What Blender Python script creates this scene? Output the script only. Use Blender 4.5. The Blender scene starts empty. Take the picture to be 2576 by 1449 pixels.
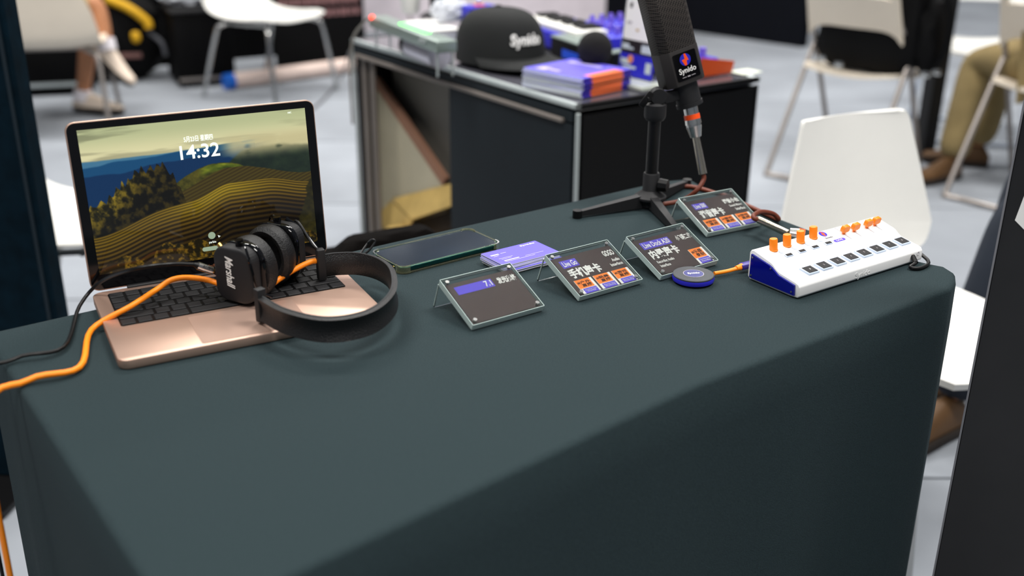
import bpy, bmesh, math, random
import numpy as np
from mathutils import Vector as V, Matrix as MX

random.seed(7)
R = math.radians
scene = bpy.context.scene
COL = scene.collection

# ------------------------------------------------------------------ camera
FPX, CX, CY = 2650.0, 1288.0, 724.5          # focal length and centre, in pixels of a 2576 x 1449 frame
CAM = V((0, 0, 1.30))
PITCH, ROLL = R(22.3), R(0.4)
FW = V((0, math.cos(PITCH), -math.sin(PITCH)))
_rt = V((1, 0, 0)); _up = _rt.cross(FW)
RT = _rt * math.cos(ROLL) + _up * math.sin(ROLL)
UP = -_rt * math.sin(ROLL) + _up * math.cos(ROLL)
cam_d = bpy.data.cameras.new('camera')
cam_d.sensor_width = 36.0
cam_d.lens = FPX / 2576.0 * 36.0
cam_d.clip_start = 0.05
cam_d.dof.use_dof = True
cam_d.dof.focus_distance = 1.36
cam_d.dof.aperture_fstop = 2.7
cam_o = bpy.data.objects.new('camera', cam_d)
m = MX.Identity(4)
for i, ax in enumerate((RT, UP, -FW)):
    for j in range(3):
        m[j][i] = ax[j]
m.translation = CAM
cam_o.matrix_world = m
COL.objects.link(cam_o)
scene.camera = cam_o

# ------------------------------------------------------------------ light
w = bpy.data.worlds.new('hall_ambient'); scene.world = w; w.use_nodes = True
bg = w.node_tree.nodes['Background']
bg.inputs[0].default_value = (0.80, 0.88, 1.0, 1)
bg.inputs[1].default_value = 0.22


def hall_lamp(x, y, z, sx, sy, watts, col=(1, 0.97, 0.93)):
    d = bpy.data.lights.new('hall_lamp', 'AREA'); d.shape = 'RECTANGLE'
    d.size, d.size_y, d.energy, d.color = sx, sy, watts, col
    o = bpy.data.objects.new('hall_lamp', d); o.location = (x, y, z); COL.objects.link(o)


for (x, y, wt) in ((-2.6, 1.2, 230), (2.4, 1.2, 300), (-2.6, 5.2, 250), (0.7, 5.6, 250), (-2.6, 9.5, 220), (2.4, 9.5, 220), (0.4, -2.2, 230)):
    hall_lamp(x, y, 5.6, 2.2, 0.9, wt)
for k in range(10):                                 # small far spots, seen as glints in glossy things
    hall_lamp(-2.6 + 0.62 * k + (0.2 if k % 2 else 0), 13.2 + 1.9 * (k % 3), 5.6, 0.45, 0.45, 2.2)

vs = scene.view_settings
vs.view_transform = 'Standard'; vs.look = 'None'; vs.gamma = 1.0; vs.use_curve_mapping = False
vs.exposure = -0.22


# ------------------------------------------------------------------ rays: a pixel of the frame as a point of the place
def ray(x, y):
    return FW + RT * ((x - CX) / FPX) - UP * ((y - CY) / FPX)


def P(x, y, z):
    d = ray(x, y); return CAM + d * ((z - CAM.z) / d.z)


def PY(x, y, Y):
    d = ray(x, y); return CAM + d * (Y / d.y)


def PP(x, y, p, n):
    d = ray(x, y); return CAM + d * (((p - CAM).dot(n)) / d.dot(n))


# ------------------------------------------------------------------ materials
def lin(c):
    out = []
    for v in c:
        v = v / 255.0
        out.append(v / 12.92 if v <= 0.04045 else ((v + 0.055) / 1.055) ** 2.4)
    return (out[0], out[1], out[2], 1.0)


MATS = {}


def mat(name, col, rough=0.5, metal=0.0, var=0.06, vscale=8.0, bump=0.0, bscale=300.0, spec=0.5,
        trans=0.0, ior=1.45, emit=0.0, coat=0.0, sheen=0.0):
    if name in MATS:
        return MATS[name]
    mt = bpy.data.materials.new(name); mt.use_nodes = True
    nt = mt.node_tree; b = nt.nodes['Principled BSDF']
    c = lin(col)
    b.inputs['Base Color'].default_value = c
    b.inputs['Roughness'].default_value = rough
    b.inputs['Metallic'].default_value = metal
    b.inputs['Specular IOR Level'].default_value = spec
    b.inputs['IOR'].default_value = ior
    b.inputs['Transmission Weight'].default_value = trans
    b.inputs['Coat Weight'].default_value = coat
    b.inputs['Sheen Weight'].default_value = sheen
    if emit:
        b.inputs['Emission Color'].default_value = c
        b.inputs['Emission Strength'].default_value = emit
    if var or bump:
        tc = nt.nodes.new('ShaderNodeTexCoord')
    if var and not emit:
        n = nt.nodes.new('ShaderNodeTexNoise'); n.inputs['Scale'].default_value = vscale
        n.inputs['Detail'].default_value = 4
        nt.links.new(tc.outputs['Object'], n.inputs['Vector'])
        r = nt.nodes.new('ShaderNodeValToRGB')
        r.color_ramp.elements[0].position = 0.3; r.color_ramp.elements[1].position = 0.7
        r.color_ramp.elements[0].color = tuple(max(0, v * (1 - var)) for v in c[:3]) + (1,)
        r.color_ramp.elements[1].color = tuple(min(1, v * (1 + var)) for v in c[:3]) + (1,)
        nt.links.new(n.outputs['Fac'], r.inputs['Fac'])
        nt.links.new(r.outputs['Color'], b.inputs['Base Color'])
    if bump:
        n2 = nt.nodes.new('ShaderNodeTexNoise'); n2.inputs['Scale'].default_value = bscale
        n2.inputs['Detail'].default_value = 3
        nt.links.new(tc.outputs['Object'], n2.inputs['Vector'])
        bp = nt.nodes.new('ShaderNodeBump'); bp.inputs['Strength'].default_value = bump
        bp.inputs['Distance'].default_value = 0.002
        nt.links.new(n2.outputs['Fac'], bp.inputs['Height'])
        nt.links.new(bp.outputs['Normal'], b.inputs['Normal'])
    MATS[name] = mt
    return mt


CLOTH = mat('black_cloth', (38, 51, 54), 0.9, bump=0.6, bscale=900, var=0.25, vscale=700, spec=0.2)
CARPET = mat('grey_carpet', (148, 153, 160), 0.95, bump=0.5, bscale=400, var=0.16, vscale=1.6, spec=0.2)
SEAM = mat('carpet_seam', (92, 94, 100), 0.95)
BLACKWALL = mat('black_wall_cloth', (5, 5, 6), 0.9, bump=0.2, spec=0.08)
NAVYWALL = mat('navy_wall_cloth', (5, 24, 34), 0.9, spec=0.1, bump=0.5, bscale=500, var=0.3, vscale=30)
PALEWALL = mat('pale_wall', (226, 216, 222), 0.7)
WHITEPL = mat('white_plastic', (232, 231, 226), 0.35, var=0.02)
CREAMPL = mat('cream_plastic', (224, 212, 194), 0.4, var=0.03)
CHROME = mat('chrome_tube', (190, 190, 188), 0.22, 1.0, var=0.03)
STEELT = mat('grey_steel_tube', (150, 143, 138), 0.35, 0.6, var=0.05)
ALU = mat('aluminium', (190, 198, 198), 0.42, 0.55, var=0.04)
BLK = mat('black_plastic', (12, 12, 13), 0.4, var=0.1, spec=0.35)
BLKM = mat('matt_black_plastic', (24, 24, 26), 0.6, var=0.1, bump=0.15, bscale=1500)
BLKG = mat('gloss_black', (8, 8, 10), 0.08, var=0.0)
LEATHER = mat('black_leather', (22, 22, 23), 0.42, bump=0.5, bscale=700, var=0.1)
FOAM = mat('black_foam', (15, 14, 14), 0.95, bump=1.0, bscale=600)
SILVER = mat('silver_metal', (205, 205, 202), 0.25, 1.0, var=0.03)
NICKEL = mat('nickel_metal', (205, 196, 178), 0.2, 1.0, var=0.03)
GOLD = mat('gold_metal', (212, 170, 92), 0.25, 1.0, var=0.0)
ROSE = mat('rose_gold_aluminium', (205, 172, 154), 0.4, 0.75, var=0.03)
ORANGE = mat('orange_plastic', (255, 134, 20), 0.4, var=0.03)
ORANGER = mat('orange_rubber', (255, 140, 16), 0.45, var=0.03)
REDORANGE = mat('red_orange', (255, 84, 20), 0.4, var=0.0)
BROWN = mat('brown_cable', (104, 46, 27), 0.5, var=0.05)
PURPLE = mat('purple_print', (92, 76, 205), 0.35, var=0.02)
PURPLEC = mat('purple_card', (96, 86, 214), 0.5, var=0.02)
PRWHITE = mat('white_print', (245, 244, 240), 0.5, var=0.0)
PRORANGE = mat('orange_print', (248, 128, 16), 0.4, var=0.0)
PRBLACK = mat('black_print', (28, 22, 20), 0.4, var=0.0)
PRDARK = mat('dark_insert', (72, 58, 55), 0.35, var=0.05)
PRGREY = mat('grey_print', (185, 180, 184), 0.5, var=0.0)
ACRYL = mat('clear_acrylic', (252, 255, 254), 0.03, trans=1.0, ior=1.49, var=0.0)
DEEPBLK = mat('deep_black_shell', (6, 6, 7), 0.7, var=0.1, spec=0.12)
EDGE = mat('polished_acrylic_edge', (206, 224, 220), 0.25, trans=0.25, var=0.0)
GREENGL = mat('green_phone_metal', (20, 72, 70), 0.22, 0.7, var=0.05)
CASE = mat('yellowed_clear_case', (236, 236, 208), 0.08, trans=0.95, ior=1.35, var=0.0)
WHITEM = mat('white_mixer_shell', (244, 244, 243), 0.35, var=0.0)
ICE = mat('ice_blue_key_rim', (186, 200, 220), 0.3, var=0.0)
BLUEGL = mat('blue_translucent', (8, 18, 150), 0.12, trans=0.35, ior=1.45, var=0.0)
BLUEP = mat('blue_plastic', (44, 42, 190), 0.35, var=0.05)
DEEPBLUE = mat('deep_blue_plug', (52, 40, 130), 0.4, var=0.0)
LILAC = mat('lilac_knob', (120, 100, 205), 0.4, var=0.0)
RUST = mat('rust_orange_panel', (186, 70, 22), 0.4, var=0.05)
CARDB = mat('cardboard', (196, 166, 98), 0.8, var=0.12, vscale=20)
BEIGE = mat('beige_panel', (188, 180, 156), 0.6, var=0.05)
TAN = mat('tan_patch_border', (150, 110, 88), 0.7)
DARKPAN = mat('dark_laminate', (30, 37, 42), 0.6, var=0.1, vscale=4, spec=0.2)
BLACKPAN = mat('black_laminate', (5, 5, 6), 0.45, var=0.1, spec=0.2)
TOPPALE = mat('gloss_counter_top', (84, 84, 92), 0.08, var=0.03, spec=0.8, ior=1.6)
TAUPE = mat('taupe_rail', (120, 112, 106), 0.5)
PAPER = mat('paper_edge', (222, 228, 230), 0.8, var=0.05)
SKIN = mat('tan_skin', (176, 120, 84), 0.55, var=0.06, vscale=20)
KHAKI = mat('khaki_cloth', (166, 142, 92), 0.85, bump=0.5, bscale=300, var=0.12)
OLIVE = mat('olive_cloth', (140, 122, 82), 0.9, bump=0.5, bscale=250, var=0.12)
JEANS = mat('dark_denim', (30, 38, 50), 0.9, bump=0.6, bscale=500, var=0.2)
SHIRT = mat('grey_shirt', (120, 122, 128), 0.9, bump=0.4)
HAIR = mat('black_hair', (20, 17, 15), 0.6, bump=0.6)
SHOEW = mat('cream_shoe', (226, 208, 190), 0.7, bump=0.3, var=0.08)
SOCK = mat('white_sock', (226, 220, 224), 0.9, bump=0.5)
SHOEB = mat('brown_shoe', (92, 64, 34), 0.6, var=0.15)
SOLE = mat('dark_sole', (40, 32, 26), 0.8)
YELLOW = mat('yellow_strap', (214, 164, 24), 0.7, var=0.1)
PINKT = mat('pale_pink_tube', (222, 200, 190), 0.6, var=0.04)
BLUECAP = mat('bright_blue_cap', (18, 96, 196), 0.4)
BAGW = mat('white_plastic_bag', (200, 204, 212), 0.35, bump=0.8, bscale=30, var=0.1)
PINKPR = mat('dull_pink_print', (128, 92, 92), 0.7, var=0.0)
PLUSH = mat('black_plush', (12, 10, 9), 1.0, bump=1.0, bscale=250, spec=0.1)
GREYGRN = mat('grey_green_metal', (142, 156, 150), 0.35, 0.5, var=0.05)
LEDR = mat('red_led', (255, 60, 30), emit=5.0)
LEDG = mat('green_led', (110, 255, 120), emit=2.0)
LEDW = mat('white_led', (215, 225, 255), emit=3.0)


# ------------------------------------------------------------------ geometry helpers
class B:
    def __init__(s):
        s.bm = bmesh.new()

    def add(s, tmp, mx=None):
        if mx is not None:
            bmesh.ops.transform(tmp, matrix=mx, verts=tmp.verts)
        me = bpy.data.meshes.new('tmp'); tmp.to_mesh(me); tmp.free()
        s.bm.from_mesh(me); bpy.data.meshes.remove(me)
        return s

    def box(s, c, size, bev=0.0, seg=2, mx=None, axis=None):
        t = bmesh.new(); bmesh.ops.create_cube(t, size=1.0)
        for v in t.verts:
            v.co = V((v.co.x * size[0], v.co.y * size[1], v.co.z * size[2]))
        if bev:
            es = list(t.edges)
            if axis is not None:
                es = [e for e in es if abs((e.verts[0].co - e.verts[1].co)[axis]) > 1e-9]
            bmesh.ops.bevel(t, geom=es, offset=bev, segments=seg, affect='EDGES', profile=0.5)
        bmesh.ops.translate(t, vec=V(c), verts=t.verts)
        return s.add(t, mx)

    def cyl(s, p0, p1, r0, r1=None, n=16, mx=None):
        p0, p1 = V(p0), V(p1); r1 = r0 if r1 is None else r1
        d = p1 - p0; L = d.length
        t = bmesh.new()
        bmesh.ops.create_cone(t, cap_ends=True, segments=n, radius1=r0, radius2=r1, depth=L)
        q = V((0, 0, 1)).rotation_difference(d.normalized()).to_matrix().to_4x4()
        q.translation = (p0 + p1) / 2
        bmesh.ops.transform(t, matrix=q, verts=t.verts)
        return s.add(t, mx)

    def sph(s, c, r, n=16, mx=None):
        t = bmesh.new(); bmesh.ops.create_uvsphere(t, u_segments=n, v_segments=max(6, n // 2), radius=1.0)
        rr = r if hasattr(r, '__len__') else (r, r, r)
        for v in t.verts:
            v.co = V((v.co.x * rr[0] + c[0], v.co.y * rr[1] + c[1], v.co.z * rr[2] + c[2]))
        return s.add(t, mx)

    def lathe(s, prof, n=24, mx=None):
        t = bmesh.new(); rings = []
        for r, z in prof:
            rings.append([t.verts.new((r * math.cos(2 * math.pi * k / n), r * math.sin(2 * math.pi * k / n), z)) for k in range(n)])
        for a, b in zip(rings, rings[1:]):
            for k in range(n):
                t.faces.new((a[k], a[(k + 1) % n], b[(k + 1) % n], b[k]))
        t.faces.new(rings[0][::-1]); t.faces.new(rings[-1])
        return s.add(t, mx)

    def prism(s, poly, z0, z1, mx=None, bev=0.0, seg=2):
        t = bmesh.new()
        vs_ = [t.verts.new((p[0], p[1], z0)) for p in poly]
        f = t.faces.new(vs_)
        r = bmesh.ops.extrude_face_region(t, geom=[f])
        bmesh.ops.translate(t, vec=(0, 0, z1 - z0), verts=[e for e in r['geom'] if isinstance(e, bmesh.types.BMVert)])
        bmesh.ops.recalc_face_normals(t, faces=t.faces)
        if bev:
            bmesh.ops.bevel(t, geom=list(t.edges), offset=bev, segments=seg, affect='EDGES', profile=0.5)
        return s.add(t, mx)

    def tube(s, pts, r, n=10, k=6, mx=None, straight=False):
        pts = [V(p) for p in pts]
        path = pts if straight else catmull(pts, k)
        t = bmesh.new(); rings = []
        d = (path[1] - path[0]).normalized()
        u = d.orthogonal().normalized()
        for i, p in enumerate(path):
            a = path[max(0, i - 1)]; b = path[min(len(path) - 1, i + 1)]
            nd = (b - a).normalized()
            q = d.rotation_difference(nd); u = (q @ u).normalized(); d = nd
            vv = d.cross(u)
            rr = r(i / (len(path) - 1)) if callable(r) else r
            rings.append([t.verts.new(p + (u * math.cos(2 * math.pi * j / n) + vv * math.sin(2 * math.pi * j / n)) * rr) for j in range(n)])
        for a, b in zip(rings, rings[1:]):
            for j in range(n):
                t.faces.new((a[j], a[(j + 1) % n], b[(j + 1) % n], b[j]))
        t.faces.new(rings[0][::-1]); t.faces.new(rings[-1])
        return s.add(t, mx)

    def sheet(s, f, nu, nv, th=0.0, mx=None):
        """f(u, v) -> point; th thickens along the surface normal"""
        t = bmesh.new()
        pts = [[V(f(i / nu, j / nv)) for j in range(nv + 1)] for i in range(nu + 1)]
        top = [[t.verts.new(p) for p in row] for row in pts]
        for i in range(nu):
            for j in range(nv):
                t.faces.new((top[i][j], top[i + 1][j], top[i + 1][j + 1], top[i][j + 1]))
        if th:
            t.normal_update()
            nrm = [[top[i][j].normal.copy() for j in range(nv + 1)] for i in range(nu + 1)]
            bot = [[t.verts.new(pts[i][j] - nrm[i][j] * th) for j in range(nv + 1)] for i in range(nu + 1)]
            for i in range(nu):
                for j in range(nv):
                    t.faces.new((bot[i][j], bot[i][j + 1], bot[i + 1][j + 1], bot[i + 1][j]))
            for i in range(nu):
                t.faces.new((top[i][0], bot[i][0], bot[i + 1][0], top[i + 1][0]))
                t.faces.new((top[i + 1][nv], bot[i + 1][nv], bot[i][nv], top[i][nv]))
            for j in range(nv):
                t.faces.new((top[0][j + 1], bot[0][j + 1], bot[0][j], top[0][j]))
                t.faces.new((top[nu][j], bot[nu][j], bot[nu][j + 1], top[nu][j + 1]))
        return s.add(t, mx)

    def mesh(s, name):
        me = bpy.data.meshes.new(name); s.bm.to_mesh(me); s.bm.free(); return me


def catmull(p, k):
    out = []
    for i in range(len(p) - 1):
        a = p[i - 1] if i else p[0] * 2 - p[1]
        b, c = p[i], p[i + 1]
        d = p[i + 2] if i + 2 < len(p) else p[-1] * 2 - p[-2]
        for j in range(k):
            t = j / k
            out.append(0.5 * ((2 * b) + (c - a) * t + (2 * a - 5 * b + 4 * c - d) * t * t + (3 * b - a - 3 * c + d) * t ** 3))
    out.append(p[-1])
    return out


def rrect(wd, h, r, n=5, cx=0, cy=0):
    pts = []
    for (sx, sy, a0) in ((1, 1, 0), (-1, 1, 90), (-1, -1, 180), (1, -1, 270)):
        for i in range(n + 1):
            a = R(a0 + 90 * i / n)
            pts.append((cx + sx * (wd / 2 - r) + r * math.cos(a), cy + sy * (h / 2 - r) + r * math.sin(a)))
    return pts


def frame(o, x, y=None, z=None):
    """matrix with origin o; x given; z or y given"""
    x = V(x).normalized()
    if z is not None:
        y = V(z).cross(x).normalized()
    y = V(y) - x * x.dot(V(y)); y.normalize()
    z = x.cross(y)
    q = MX.Identity(4)
    for i, a in enumerate((x, y, z)):
        for j in range(3):
            q[j][i] = a[j]
    q.translation = V(o)
    return q


def put(name, shape, material, parent=None, mx=None, smooth=True, ang=35):
    me = shape.mesh(name) if isinstance(shape, B) else shape
    mats_ = material if isinstance(material, (list, tuple)) else [material]
    if not me.materials:
        for k in mats_:
            me.materials.append(k)
        if smooth and len(me.polygons):
            me.polygons.foreach_set('use_smooth', [True] * len(me.polygons))
            me.set_sharp_from_angle(angle=R(ang))
    o = bpy.data.objects.new(name, me); COL.objects.link(o)
    if parent is not None:
        o.parent = parent
    if mx is not None:
        o.matrix_local = mx
    return o


def tag(o, label=None, cat=None, group=None, kind=None):
    if label: o['label'] = label
    if cat: o['category'] = cat
    if group: o['group'] = group
    if kind: o['kind'] = kind
    return o


def thing(name, label, cat, mx=None, group=None):
    o = bpy.data.objects.new(name, None); COL.objects.link(o); o.empty_display_size = 0.05
    if mx is not None:
        o.matrix_world = mx if isinstance(mx, MX) else MX.Translation(V(mx))
    return tag(o, label, cat, group)


def TL(x, y, z=0.0): return MX.Translation((x, y, z))
def RZ(a): return MX.Rotation(R(a), 4, 'Z')
def RX(a): return MX.Rotation(R(a), 4, 'X')
def RY(a): return MX.Rotation(R(a), 4, 'Y')


# ------------------------------------------------------------------ lettering: every string set once, turned into mesh
STR = {}


def want(*ss):
    for s_ in ss:
        STR[s_] = None


def set_type():
    obs = []
    for s_ in STR:
        body, bold, shear = s_ if isinstance(s_, tuple) else (s_, 0.0, 0.0)
        cu = bpy.data.curves.new('t', 'FONT'); cu.body = body; cu.offset = bold; cu.shear = shear
        cu.resolution_u = 3; cu.extrude = 0.004; cu.space_line = 1.0
        cu.align_x = 'CENTER'
        o = bpy.data.objects.new('t', cu); COL.objects.link(o); obs.append((s_, o, cu))
    bpy.context.view_layer.update()
    dg = bpy.context.evaluated_depsgraph_get()
    for s_, o, cu in obs:
        me = bpy.data.meshes.new_from_object(o.evaluated_get(dg))
        n = len(me.vertices); co = np.zeros(n * 3); me.vertices.foreach_get('co', co); co = co.reshape(-1, 3)
        lo, hi = co.min(0), co.max(0)
        co = (co - (lo + hi) / 2) / np.maximum(hi - lo, 1e-6)      # unit box
        me.vertices.foreach_set('co', co.reshape(-1)); me.update(); me.materials.clear()
        STR[s_] = me
        bpy.data.objects.remove(o); bpy.data.curves.remove(cu)


def letters(s_, cx, cy, wd, h, z, material, parent, mx=None, name='lettering', th=0.0002):
    """lettering of width wd, height h centred on (cx, cy) at height z of its parent's (or mx's) plane"""
    me = STR[s_].copy(); me.materials.append(material)
    q = TL(cx, cy, z) @ MX.Diagonal((wd, h, th, 1))
    return put(name, me, material, parent, (mx @ q) if mx is not None else q, smooth=False)


def bars(lines, z, material, parent, mx=None, name='print', th=0.0002):
    for (cx, cy, wd, h) in lines:
        put(name, B().box((cx, cy, z), (wd, h, th)), material, parent, mx, smooth=False)
want(('14:32', 0.012, 0), ('5月23日 星期四', 0.008, 0), 'parbio', 'ABC', 'MacBook', 'AUX', 'LIVE', 'Ω', ('GOGO', 0.03, 0), *[str(k) for k in range(1, 9)])
want(('Marshall', 0.012, 0.35), ('Synido', 0.012, 0.0), ('Synido', 0.01, 0.0), ('Synido', 0.02, 0), ('Synido', 0.02, 0.1), ('Synido', 0.03, 0.1))
want(('Live Dock A20', 0.02, 0), ('小飞碟二代', 0.03, 0), ('内录声卡', 0.04, 0), ('Recording Audio', 0.02, 0), ('Interface', 0.02, 0), ('#乐器', 0.01, 0), ('录制', 0.01, 0), ('Instrument\nRecording', 0.0, 0))
want(('Live Go', 0.02, 0), ('Audio', 0.02, 0), ('手机声卡', 0.04, 0), ('#户外', 0.01, 0), ('#跳舞', 0.01, 0), ('#游戏', 0.01, 0), ('直播', 0.01, 0), ('Outdoor Live\nStreaming', 0.0, 0), ('Dance Live\nStreaming', 0.0, 0), ('Game Live\nStreaming', 0.0, 0))
want(('Live S00', 0.02, 0), ('调音小台', 0.04, 0), ('Sound Mixing', 0.02, 0), ('调音声卡', 0.04, 0), ('7.1', 0.02, 0), ('发光魔格', 0.04, 0), ('AUDIO', 0.02, 0))
set_type()

# ------------------------------------------------------------------ floor of carpet strips
FZ = 0.0
floor = put('floor', B().box((0, 5.0, -0.03), (16, 18, 0.05)), SEAM, smooth=False)
tag(floor, 'grey exhibition hall carpet laid in wide strips', kind='structure')
smx = RZ(8)
strip = B().box((0, 0, 0), (15.9, 0.992, 0.006)).mesh('carpet_strip')
for k in range(-5, 15):
    put('carpet_strip', strip, CARPET, floor, TL(0, 0.55 + k * 1.0, -0.003) @ RZ(0), smooth=False)

# ------------------------------------------------------------------ walls behind
def wall(name, a, b, h, th, material, label):
    a, b = V((a.x, a.y, 0)), V((b.x, b.y, 0)); d = (b - a)
    o = put(name, B().box((d.length / 2, th / 2, h / 2), (d.length, th, h)), material, None, frame(a, d, z=V((0, 0, 1))), smooth=False)
    return tag(o, label, kind='structure')


wr0, wr1 = P(1765, 84, 0), P(2010, 119, 0)
wd_ = (wr1 - wr0).normalized()
wall('wall_right', wr0 - wd_ * 2.1, wr1 + wd_ * 0.02, 2.6, 0.08, mat('blue_black_wall', (11, 13, 19), 0.9, bump=0.2, spec=0.1), 'blue black booth wall behind the display counter')
pw = V((-1.25, 8.2, 0))
wall('wall_back', V((-2.6, 8.0, 0)), V((1.1, 9.4, 0)), 2.6, 0.08, PALEWALL, 'pale lilac booth wall behind the display counter')
posts = thing('wall_frame', 'grey steel frame of two thin uprights before the pale booth wall', 'frame', V((-1.02, 7.9, 0)))
for (xx, yy, w_) in ((-1.12, 7.95, 0.03), (-0.78, 8.1, 0.022)):
    put('upright', B().cyl((xx + 1.02, yy - 7.9, 0), (xx + 1.02, yy - 7.9, 2.4), w_ / 2, n=12), mat('upright_grey', (150, 140, 140), 0.5), posts)
bl0, bl1 = P(90, 194, 0), P(900, 122, 0)
bd_ = (bl1 - bl0).normalized()
wall('wall_left', bl0 - bd_ * 1.5, P(884, 124, 0), 2.6, 0.08, BLACKWALL, 'black booth wall behind the white chairs')

# ------------------------------------------------------------------ the dark panel beside the table
pn = P(138, 470, 0.80); ne = PY(130, 420, 2.05)
dp = thing('partition', 'tall teal black fabric partition standing beside the laptop', 'partition', (ne.x - 0.42, 2.05, 0))
put('board', B().box((0, 0, 1.2), (0.83, 0.05, 2.36), 0.004, 1), NAVYWALL, dp, RZ(-6))
put('edge_trim', B().box((0.40, -0.027, 1.2), (0.006, 0.004, 2.36)), mat('teal_trim', (8, 28, 38), 0.8), dp, RZ(-6))
put('foot', B().box((0.0, 0, 0.01), (0.6, 0.32, 0.02), 0.004, 1), BLK, dp, RZ(-6))


# ------------------------------------------------------------------ chairs
def shell_fn(sw, sc):
    prof_ = catmull([V((0, -0.245, 0.815)), V((0, -0.225, 0.70)), V((0, -0.205, 0.58)), V((0, -0.17, 0.485)), V((0, -0.09, 0.445)), V((0, 0.03, 0.438)), V((0, 0.15, 0.448)), V((0, 0.215, 0.442))], 6)
    n = len(prof_) - 1

    def f(u, v):
        i = u * n; i0 = min(int(i), n - 1); p = prof_[i0].lerp(prof_[i0 + 1], i - i0)
        wd = np.interp(u, [0, 0.24, 0.36, 0.55, 0.8, 1.0], [0.285, 0.405, 0.43, 0.43, 0.43, 0.39])
        e = min(u, 1 - u) / 0.035
        if e < 1:
            wd -= 0.035 * (1 - math.sqrt(max(0, 1 - (1 - e) ** 2)))
        x = (v - 0.5)
        curl = (2 * abs(x)) ** 3
        back = 1 - min(1, u / 0.5)
        return V((x * wd * sw, p.y + 0.014 * curl * back, p.z + 0.022 * curl * (1 - back))) * sc
    return f


SHELLS = {}


def shell_chair(label, mx, mt=WHITEPL, legs=CHROME, sw=1.0, group=None, sc=1.0):
    c = thing('shell_chair', label, 'chair', mx, group)
    if (sw, sc) not in SHELLS:
        SHELLS[(sw, sc)] = B().sheet(shell_fn(sw, sc), 44, 16, -0.007).mesh('shell')
    me = SHELLS[(sw, sc)].copy()
    put('shell', me, mt, c, ang=60)
    for sx in (-1, 1):
        put('leg', B().tube([V((sx * 0.15, 0.13, 0.425)) * sc, V((sx * 0.185, 0.165, 0.41)) * sc, V((sx * 0.205, 0.185, 0.36)) * sc, V((sx * 0.235, 0.225, 0.006)) * sc], 0.011, 10), legs, c)
        put('leg', B().tube([V((sx * 0.15, -0.09, 0.425)) * sc, V((sx * 0.185, -0.12, 0.41)) * sc, V((sx * 0.205, -0.14, 0.36)) * sc, V((sx * 0.225, -0.235, 0.006)) * sc], 0.011, 10), legs, c)
        put('seat_rail', B().cyl(V((sx * 0.16, -0.09, 0.42)) * sc, V((sx * 0.16, 0.13, 0.425)) * sc, 0.009, n=8), legs, c)
    put('cross_bar', B().cyl(V((-0.16, 0.02, 0.418)) * sc, V((0.16, 0.02, 0.418)) * sc, 0.009, n=8), legs, c)
    return c


def at_floor(p, rot): return TL(p.x, p.y, 0) @ RZ(rot)


# white chair beyond the mixer: its back faces the table
kc = PY(2150, 300, 2.15)
cfw = V((0.45, -0.893, 0)); cn_ = (cfw * math.cos(R(11)) + V((0, 0, 1)) * math.sin(R(11))).normalized()
pcm = TL(kc.x + cfw.x * 0.06, kc.y + cfw.y * 0.06, 0) @ RZ(math.degrees(math.atan2(-cfw.x, cfw.y)))
pch = thing('plate_back_chair', 'white chair with a smooth tapered back plate beyond the white mixer', 'chair', pcm)
pci = pcm.inverted()
eL = catmull([pci @ PP(x, y, kc, cn_) for x, y in ((2024, 301), (2015, 309), (2004, 360), (1968, 530), (1957, 590), (1966, 640), (2000, 668))], 6)
eR = catmull([pci @ PP(x, y, kc, cn_) for x, y in ((2258, 272), (2276, 280), (2290, 330), (2332, 530), (2334, 565), (2318, 610), (2280, 640))], 6)
nl = pci.to_3x3() @ cn_


def plate(u, v):
    i = u * (len(eL) - 1); i0 = min(int(i), len(eL) - 2); f = i - i0
    return eL[i0].lerp(eL[i0 + 1], f).lerp(eR[i0].lerp(eR[i0 + 1], f), v) - nl * 0.018 * math.sin(math.pi * v)


put('backrest', B().sheet(plate, 40, 16, -0.009), WHITEPL, pch, ang=60)
put('seat', B().sheet(lambda u, v: ((v - 0.5) * (0.36 - 0.04 * (abs(2 * u - 1)) ** 6), 0.06 + 0.36 * u, 0.44 + 0.018 * (2 * v - 1) ** 2 - 0.012 * u ** 4), 16, 12, -0.012), WHITEPL, pch, ang=60)
for sx in (-1, 1):
    put('back_tube', B().tube([(sx * 0.12, -0.03, 0.50), (sx * 0.13, -0.01, 0.46), (sx * 0.14, 0.03, 0.42), (sx * 0.14, 0.09, 0.415)], 0.010, 10), CHROME, pch)
    put('leg', B().tube([(sx * 0.14, 0.10, 0.42), (sx * 0.17, 0.07, 0.36), (sx * 0.19, -0.01, 0.006)], 0.010, 10), CHROME, pch)
    put('leg', B().tube([(sx * 0.14, 0.34, 0.42), (sx * 0.17, 0.37, 0.36), (sx * 0.19, 0.42, 0.006)], 0.010, 10), CHROME, pch)
    put('seat_rail', B().cyl((sx * 0.14, 0.08, 0.420), (sx * 0.14, 0.36, 0.420), 0.009, n=8), CHROME, pch)
# white chair with chrome legs by the black wall
lc = (P(530, 235, 0) + P(650, 250, 0) + P(835, 245, 0) + P(720, 215, 0)) / 4
shell_chair('white shell chair on four chrome legs before the black wall', TL(lc.x, lc.y, 0) @ RZ(-118) @ MX.Diagonal((1.18, 1.18, 1.0, 1)), WHITEPL, CHROME, 1.0)
# cream chair of the person with bare shins
c2p = P(150, 300, 0)
shell_chair('cream shell chair under the person in shorts', TL(-2.30, 5.30, 0) @ RZ(14) @ MX.Diagonal((1.12, 1.0, 0.94, 1)), CREAMPL, STEELT, 1.05)
# white chair half hidden by the laptop
k2 = P(205, 552, 0.45)
shell_chair('white shell chair half hidden behind the laptop lid', TL(k2.x + 0.02, k2.y, 0) @ RZ(-84), WHITEPL, CHROME, 1.0)


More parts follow.
